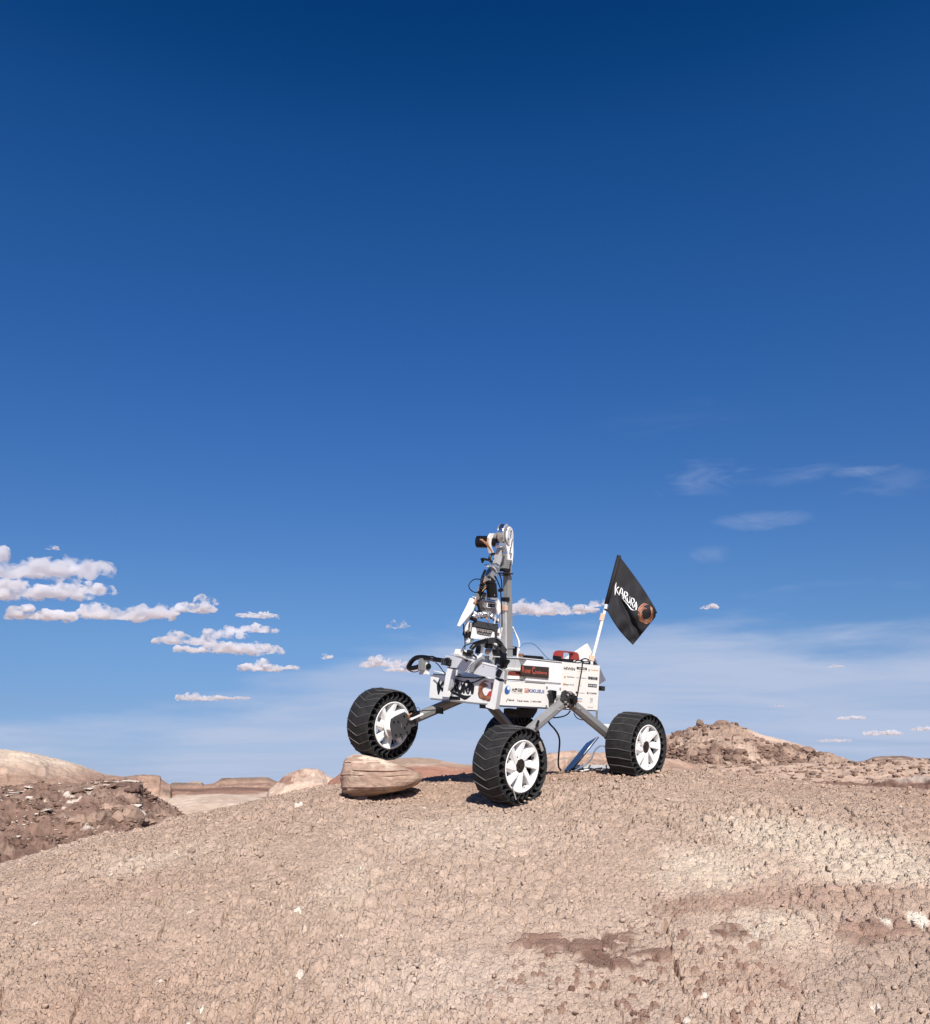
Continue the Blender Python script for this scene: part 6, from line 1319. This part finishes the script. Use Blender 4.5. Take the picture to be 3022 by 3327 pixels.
colr = full(X_, (0.36, 0.245, 0.187)); colr = lerp3(colr, (0.235, 0.15, 0.112), sstep(.0, .5, fbm(warpz * 16, X_ * 6.0, 4, 343)) * .4); colr = lerp3(colr, (0.41, 0.29, 0.22), sstep(.1, .5, fbm(X_ * 9, HZ * 25 + 4, 4, 345)) * .6)
crust = sstep(.05, .28, fbm3(X_ * 13, Y_ * 13, HZ * 26, 5, 347, .6) + .55 * sstep(zs[10], zs[15], HZ) - .12) * (.35 + .65 * sstep(zs[8], zs[13], HZ)); colr = lerp3(colr, (0.66, 0.55, 0.44), crust * .85)
band = np.exp(-((tiltz - zs[12] - .002) / .0025) ** 2) + .8 * np.exp(-((tiltz - zs[2] - .008) / .0022) ** 2); colr = lerp3(colr, (0.66, 0.54, 0.43), np.clip(band, 0, 1) * .75 * mask_)
P_ = np.stack([X_, Y_, HZ + 0 * X_], -1)
me_b = grid_mesh('boulder', P_[::-1], {'tint': colr[::-1]})
bmx = bmesh.new(); bmx.from_mesh(me_b); bmesh.ops.remove_doubles(bmx, verts=bmx.verts, dist=1e-5)
bmesh.ops.holes_fill(bmx, edges=[e for e in bmx.edges if e.is_boundary], sides=0)
bmesh.ops.recalc_face_normals(bmx, faces=bmx.faces[:]); bmx.to_mesh(me_b); bmx.free()
bo = mesh_obj('boulder', me_b, sandstone()); meta(bo, 'layered buff sandstone boulder with whitish crust, carrying the raised wheel', 'boulder')

# ------------------------------------------------------------ loose clods and stones on the mound
M_CLOD = earth('loose_clods', 1.0, .4, 160.0, contrast=.15, dist=.002)
def crumbs(n, seed):
    rnd = np.random.default_rng(seed); bmq = bmesh.new(); bmesh.ops.create_cube(bmq, size=1.3); bmesh.ops.bevel(bmq, geom=bmq.verts[:], offset=.28, affect='VERTICES'); bmesh.ops.triangulate(bmq, faces=bmq.faces[:]); bv = np.array([v.co[:] for v in bmq.verts]); bf = np.array([[v.index for v in f.verts] for f in bmq.faces]); bmq.free()
    r = 2.25 + 2.6 * rnd.random(n) ** .8; t = R(-30) + R(60) * rnd.random(n); x = r * np.sin(t); y = r * np.cos(t)
    m_ = 420                                                   # grit banked against the boulder and the wheels
    an = rnd.random(m_) * 6.28; ex = 1.0 + .25 * rnd.random(m_); x[:m_] = bx + .142 * ex * np.cos(an); y[:m_] = BY + .125 * ex * np.sin(an)
    for q_, (wx_, wy_) in enumerate(((.176, 3.747), (.767, 4.301))):
        i0 = m_ + q_ * 130; an = rnd.random(130) * 6.28; x[i0:i0 + 130] = wx_ + .10 * np.cos(an) * (1 + .4 * rnd.random(130)); y[i0:i0 + 130] = wy_ + .10 * np.sin(an) * (1 + .4 * rnd.random(130))
    z = mound(x, y); hh, col = ground_detail(x, y)
    keep = np.ones(n, bool)
    s = .0026 + .0056 * rnd.random(n) ** 3.0; s *= (.8 + .15 * r)
    k = len(bv); Vv = np.empty((n, k, 3))
    for i in range(k):
        Vv[:, i, :] = bv[i][None] * (1 + .5 * (rnd.random((n, 3)) - .5)) * s[:, None]
    sq = .55 + .35 * rnd.random(n); Vv[:, :, 2] *= sq[:, None]; Vv[:, :, 0] *= (.8 + .5 * rnd.random(n))[:, None]
    a = rnd.random(n) * 6.28; ca, sa = np.cos(a), np.sin(a); X = Vv[:, :, 0] * ca[:, None] - Vv[:, :, 1] * sa[:, None]; Y = Vv[:, :, 0] * sa[:, None] + Vv[:, :, 1] * ca[:, None]
    Vv[:, :, 0] = X + x[:, None]; Vv[:, :, 1] = Y + y[:, None]; Vv[:, :, 2] += (z + hh + s * .25)[:, None]
    F = (bf[None] + (np.arange(n) * k)[:, None, None]).reshape(-1, 3)
    me = bpy.data.meshes.new('clods'); me.vertices.add(n * k); me.vertices.foreach_set('co', Vv.astype(np.float32).ravel())
    me.loops.add(F.size); me.loops.foreach_set('vertex_index', F.astype(np.int32).ravel()); me.polygons.add(len(F)); me.polygons.foreach_set('loop_start', np.arange(0, F.size, 3, dtype=np.int32)); me.update(calc_edges=True)
    tint = np.ones((n, k, 4), np.float32); var = (.85 + .3 * rnd.random(n)); tint[:, :, :3] = (np.clip(col * 1.04, 0, .9) * var[:, None])[:, None, :]
    ca_ = me.color_attributes.new('tint', 'FLOAT_COLOR', 'POINT'); ca_.data.foreach_set('color', tint.ravel())
    o = mesh_obj('clay_clods', me, M_CLOD); meta(o, 'small loose clods strewn over the crumbled clay', kind='stuff')
crumbs(3400, 5)
ST_PALE = stone_mat('clay_stone', (0.50, 0.38, 0.30)); ST_DK = stone_mat('dark_chip', (0.21, 0.12, 0.09)); ST_W = stone_mat('white_chip', (0.74, 0.66, 0.56))
def stone(px, py, w, label, m, seed, sq=(1, .9, .7), cat='stone', grp=None):
    x, y, z = ground_hit(px, py); s = w / F_PX * math.hypot(x, y) / 2
    me = rock_mesh('stone', seed, 3, sq, .6, .2); me.materials.append(m)
    o = bpy.data.objects.new('stone', me); C.objects.link(o); o.location = (x, y, z + s * .35); o.scale = (s, s, s); o.rotation_euler = (.1, .1, seed)
    meta(o, label, cat, grp)
stone(622, 2772, 30, 'round pale clod standing over a dark hollow, left on the mound', ST_PALE, 501)
stone(385, 3075, 26, 'pale clod beside a deep black crack, lower left', ST_PALE, 502)
stone(412, 3030, 10, 'small white chip just above the black crack, lower left', ST_W, 503, (1, .9, .5))
stone(596, 3090, 11, 'small brown pebble lying alone on pale clay, lower left', ST_DK, 504, (1.2, .8, .5))
stone(52, 3004, 18, 'small dark pebble near the left edge', ST_DK, 505)
stone(2978, 2998, 36, 'white crusted stone at the right edge', ST_W, 506, (1.3, .8, .4))
stone(2872, 3006, 28, 'flat white stone left of the one at the right edge', ST_W, 507, (1.3, .8, .35))
stone(2738, 3045, 34, 'rounded reddish clod in the brown patch at the right', stone_mat('red_clod', (.34, .20, .15)), 508)
stone(2835, 3147, 30, 'dark brown oval pebble in the greyish clay at lower right', ST_DK, 509, (1.3, .8, .5))
stone(2335, 3030, 30, 'flat dark chip ringed with white crust right of the brown slabs', ST_DK, 510, (1.4, .9, .35))
stone(1860, 3220, 30, 'brown angular chip below the left end of the brown slabs', ST_DK, 511, (1, .8, .5))
stone(2060, 3300, 26, 'brown chip near the bottom edge, beside a white fleck', ST_DK, 512, (1.1, .8, .5))
stone(2380, 3290, 26, 'cream-white chip at the bottom right of centre', ST_W, 513, (1.1, .8, .4))
stone(2602, 3196, 15, 'tiny cream pebble low on the right', ST_W, 514)
CH_ = sorted([(1760, 3270, 16), (1810, 3237, 16), (1910, 3215, 18), (1975, 3190, 15), (2095, 3190, 16), (2050, 3240, 22), (2140, 3245, 20), (2100, 3310, 22), (2180, 3215, 14), (2300, 3200, 15), (2220, 3180, 16), (1725, 3300, 16), (1870, 3300, 22), (2250, 3125, 18), (2010, 3270, 15), (1940, 3320, 18), (2170, 3300, 14), (2330, 3145, 14)])
ORD = 'first second third fourth fifth sixth seventh eighth ninth tenth eleventh twelfth thirteenth fourteenth fifteenth sixteenth seventeenth eighteenth'.split()
for i, (px, py, w) in enumerate(CH_):
    stone(px, py, w * 1.1, ORD[i] + ' from the left of the small dark chips scattered along the bottom', ST_DK, 520 + i, (1.2, .9, .4), 'stone', 'dark chips at the bottom')
# ------------------------------------------------------------ fair-weather clouds, far off, as bodies of scattering droplets
def cloud_mat(name, dens, freq=.03, thr=.40, col=(0.925, 0.932, 0.955)):
    m = bpy.data.materials.new(name); m.use_nodes = True
    n, l = m.node_tree.nodes, m.node_tree.links; n.clear()
    out = n.new('ShaderNodeOutputMaterial'); vp = n.new('ShaderNodeVolumePrincipled')
    tc = n.new('ShaderNodeTexCoord'); nz = n.new('ShaderNodeTexNoise'); nz.inputs['Scale'].default_value = freq; nz.inputs['Detail'].default_value = 5; nz.inputs['Roughness'].default_value = .56
    l.new(tc.outputs['Object'], nz.inputs['Vector'])
    mr = n.new('ShaderNodeMapRange'); mr.inputs['From Min'].default_value = thr; mr.inputs['From Max'].default_value = thr + .17; mr.inputs['To Max'].default_value = dens
    l.new(nz.outputs[0], mr.inputs['Value']); 
    vp.inputs['Color'].default_value = (*col, 1); l.new(mr.outputs[0], vp.inputs['Density']); vp.inputs['Anisotropy'].default_value = 0.25
    l.new(vp.outputs[0], out.inputs['Volume'])
    try: m.cycles.volume_step_rate = 1.0
    except Exception: pass
    return m
CLOUD, THIN = 'thick', 'thin'
def sky_point(px, py, dist):
    d = sky_dir(px, py); return d * (dist / math.hypot(d.x, d.y))
def cloud(puffs, label, dist, m=CLOUD, seed=0, rough=0.26):
    """puffs: (px centre, py base, half width px, height px) laid out at their distance; depth like the width"""
    rnd = random.Random(seed); s = dist / F_PX * 1.04
    bm = bmesh.new()
    x0 = sum(p[0] for p in puffs) / len(puffs); y0 = max(p[1] for p in puffs)
    base = sky_point(x0, y0, dist); az = math.atan2(base.x, base.y)
    for (px, py, hw, hh) in puffs:
        c = sky_point(px, py, dist) - base
        u = c.x * math.cos(az) - c.y * math.sin(az)
        slab = hh * s
        for q_ in range(8):                                    # flat bottom body
            f = (q_ + .5) / 4 - 1 + rnd.uniform(-.1, .1); ln = hw * s * rnd.uniform(.22, .40)
            M = Matrix.Translation((u + f * (hw * s - ln), rnd.uniform(-.35, .35) * hw * s, c.z + slab * rnd.uniform(.18, .34))) @ Matrix.Diagonal((ln, hw * s * 0.45, slab * rnd.uniform(.16, .27), 1))
            bmesh.ops.create_icosphere(bm, subdivisions=3, radius=1.0, matrix=M)
        k = max(4, int(2.4 * hw / max(6, hh * 0.42)))
        for i in range(k * 3):
            f = rnd.uniform(-1, 1) * 0.92
            env = (1 - abs(f) ** 2.4) * (0.72 + 0.28 * math.sin(f * 5 + seed * 2.1 + px))
            rr = hh * rnd.uniform(0.16, 0.34) * (0.45 + 0.55 * env)
            cz = c.z + s * max(rr * 0.7, hh * env * rnd.uniform(0.45, 0.95) - rr)
            M = Matrix.Translation((u + f * hw * s, rnd.uniform(-.5, .5) * hw * s * 0.8, cz)) @ Matrix.Diagonal((1.5, 1.4, 1.0, 1))
            bmesh.ops.create_icosphere(bm, subdivisions=2, radius=rr * s, matrix=M)
    me = bpy.data.meshes.new('cloud'); bm.to_mesh(me); bm.free()
    tmp = bpy.data.objects.new('cloud_tmp', me); C.objects.link(tmp)
    hmin = (0.25 * min(p[3] for p in puffs) + 0.75 * max(p[3] for p in puffs)) * s
    rm = tmp.modifiers.new('r', 'REMESH'); rm.mode = 'VOXEL'; rm.voxel_size = max(hmin / 17, 2.0 * s)
    dg = bpy.context.evaluated_depsgraph_get(); ev = tmp.evaluated_get(dg)
    me2 = bpy.data.meshes.new_from_object(ev); bpy.data.objects.remove(tmp); bpy.data.meshes.remove(me)
    nv = len(me2.vertices); co = np.empty(nv * 3); me2.vertices.foreach_get('co', co); co = co.reshape(-1, 3)
    no = np.empty(nv * 3); me2.vertices.foreach_get('normal', no); no = no.reshape(-1, 3)
    q = co / (hmin * 0.62) * np.array([0.8, 0.8, 1.25])
    d = fbm3(q[:, 0], q[:, 1], q[:, 2], 4, seed, 0.5)
    b = 1 - np.abs(fbm3(q[:, 0] * 1.7, q[:, 1] * 1.7, q[:, 2] * 1.7, 3, seed + 9, .5)) * 2.2
    amp = rough * hmin
    under = np.clip(-no[:, 2], 0, 1)
    co = co + no * ((d * 0.9 + (b - .5) * 0.55) * amp * (1 - 0.75 * under))[:, None]
    co[:, 2] = np.where(co[:, 2] < 0, co[:, 2] * 0.35, co[:, 2])
    me2.vertices.foreach_set('co', co.ravel()); me2.update(); me2.name = 'cloud'
    me2.materials.clear()
    mt = cloud_mat('cloud_droplets', (7.0 if m == CLOUD else 3.0) / (hmin * .6), 1.75 / hmin, .475 if m == CLOUD else .505)
    o = mesh_obj('cloud', me2, mt); o.location = base; o.rotation_euler = (0, 0, -az)
    return meta(o, label, 'cloud', 'white clouds low over the desert')
cloud([(90, 1868, 180, 78), (250, 1862, 100, 84), (-80, 1872, 120, 90)], 'big flat-based white cloud at the left edge, topmost of the stack of clouds', 2200, seed=1)
cloud([(120, 1938, 160, 66), (270, 1925, 95, 52), (-70, 1945, 120, 60)], 'long grey-bellied cloud at the left edge, just below the topmost one', 2200, seed=2)
cloud([(135, 2012, 100, 50)], 'small oval cloud at the left end of the low bright row', 2200, seed=3)
cloud([(360, 2014, 110, 66), (500, 2008, 80, 62)], 'brightest long cloud in the middle of the low row above the left hill', 2200, seed=4)
cloud([(630, 1988, 62, 44), (665, 1962, 38, 36)], 'ragged cloud climbing to the right at the end of the low row', 2200, seed=5)
cloud([(600, 2090, 100, 40), (730, 2075, 70, 52), (830, 2052, 70, 28), (790, 2122, 130, 55), (640, 2118, 70, 22)], 'broad broken cloud with grey underside, between the left clouds and the raised wheel', 2400, seed=6)
cloud([(840, 2004, 72, 18)], 'thin sliver of cloud above the broad broken cloud', 2400, seed=7)
cloud([(845, 2180, 70, 38), (940, 2175, 36, 18)], 'small tufted cloud right below the broad broken cloud', 2400, seed=8)
cloud([(650, 2276, 75, 28), (760, 2272, 50, 12)], 'lone low flat cloud above the distant flat-topped mesa', 1900, seed=9)
cloud([(1063, 2141, 20, 26)], 'tiny round puff of cloud left of the gooseneck camera', 2600, seed=10)
cloud([(1250, 2166, 80, 46), (1300, 2182, 60, 20)], 'white cloud touching the end of the gooseneck camera', 2600, seed=11)
cloud([(1285, 2042, 26, 36), (1315, 2035, 18, 26)], 'small broken puff left of the gripper', 2600, m=THIN, seed=12)
cloud([(1760, 1994, 105, 66), (1880, 1990, 70, 28), (1945, 1968, 30, 26)], 'white cloud with grey base behind the tall mast, reaching towards the flag', 2300, seed=13)
cloud([(2308, 1978, 26, 24)], 'tiny lone puff to the right of the black flag', 2600, seed=14)
cloud([(2765, 2337, 42, 15)], 'faint small cloud above the right horizon, middle one of three', 3200, seed=15)
cloud([(2868, 2388, 52, 23)], 'white low cloud above the right horizon, largest of those there', 3200, seed=16)
cloud([(3005, 2373, 36, 18)], 'small cloud cut by the right edge of the picture', 3200, seed=17)
cloud([(2712, 2411, 52, 14)], 'dim streak-like cloud lowest above the right horizon', 3200, m=THIN, seed=18)
cloud([(2528, 2296, 20, 8)], 'faint speck of cloud above the boulder hill', 3200, m=THIN, seed=19)
cloud([(2718, 2168, 28, 10)], 'thin scrap of cloud high in the veil at the right', 3200, m=THIN, seed=20)
cloud([(170, 1786, 20, 20)], 'tiny wisp above the topmost left cloud', 2400, m=THIN, seed=21)
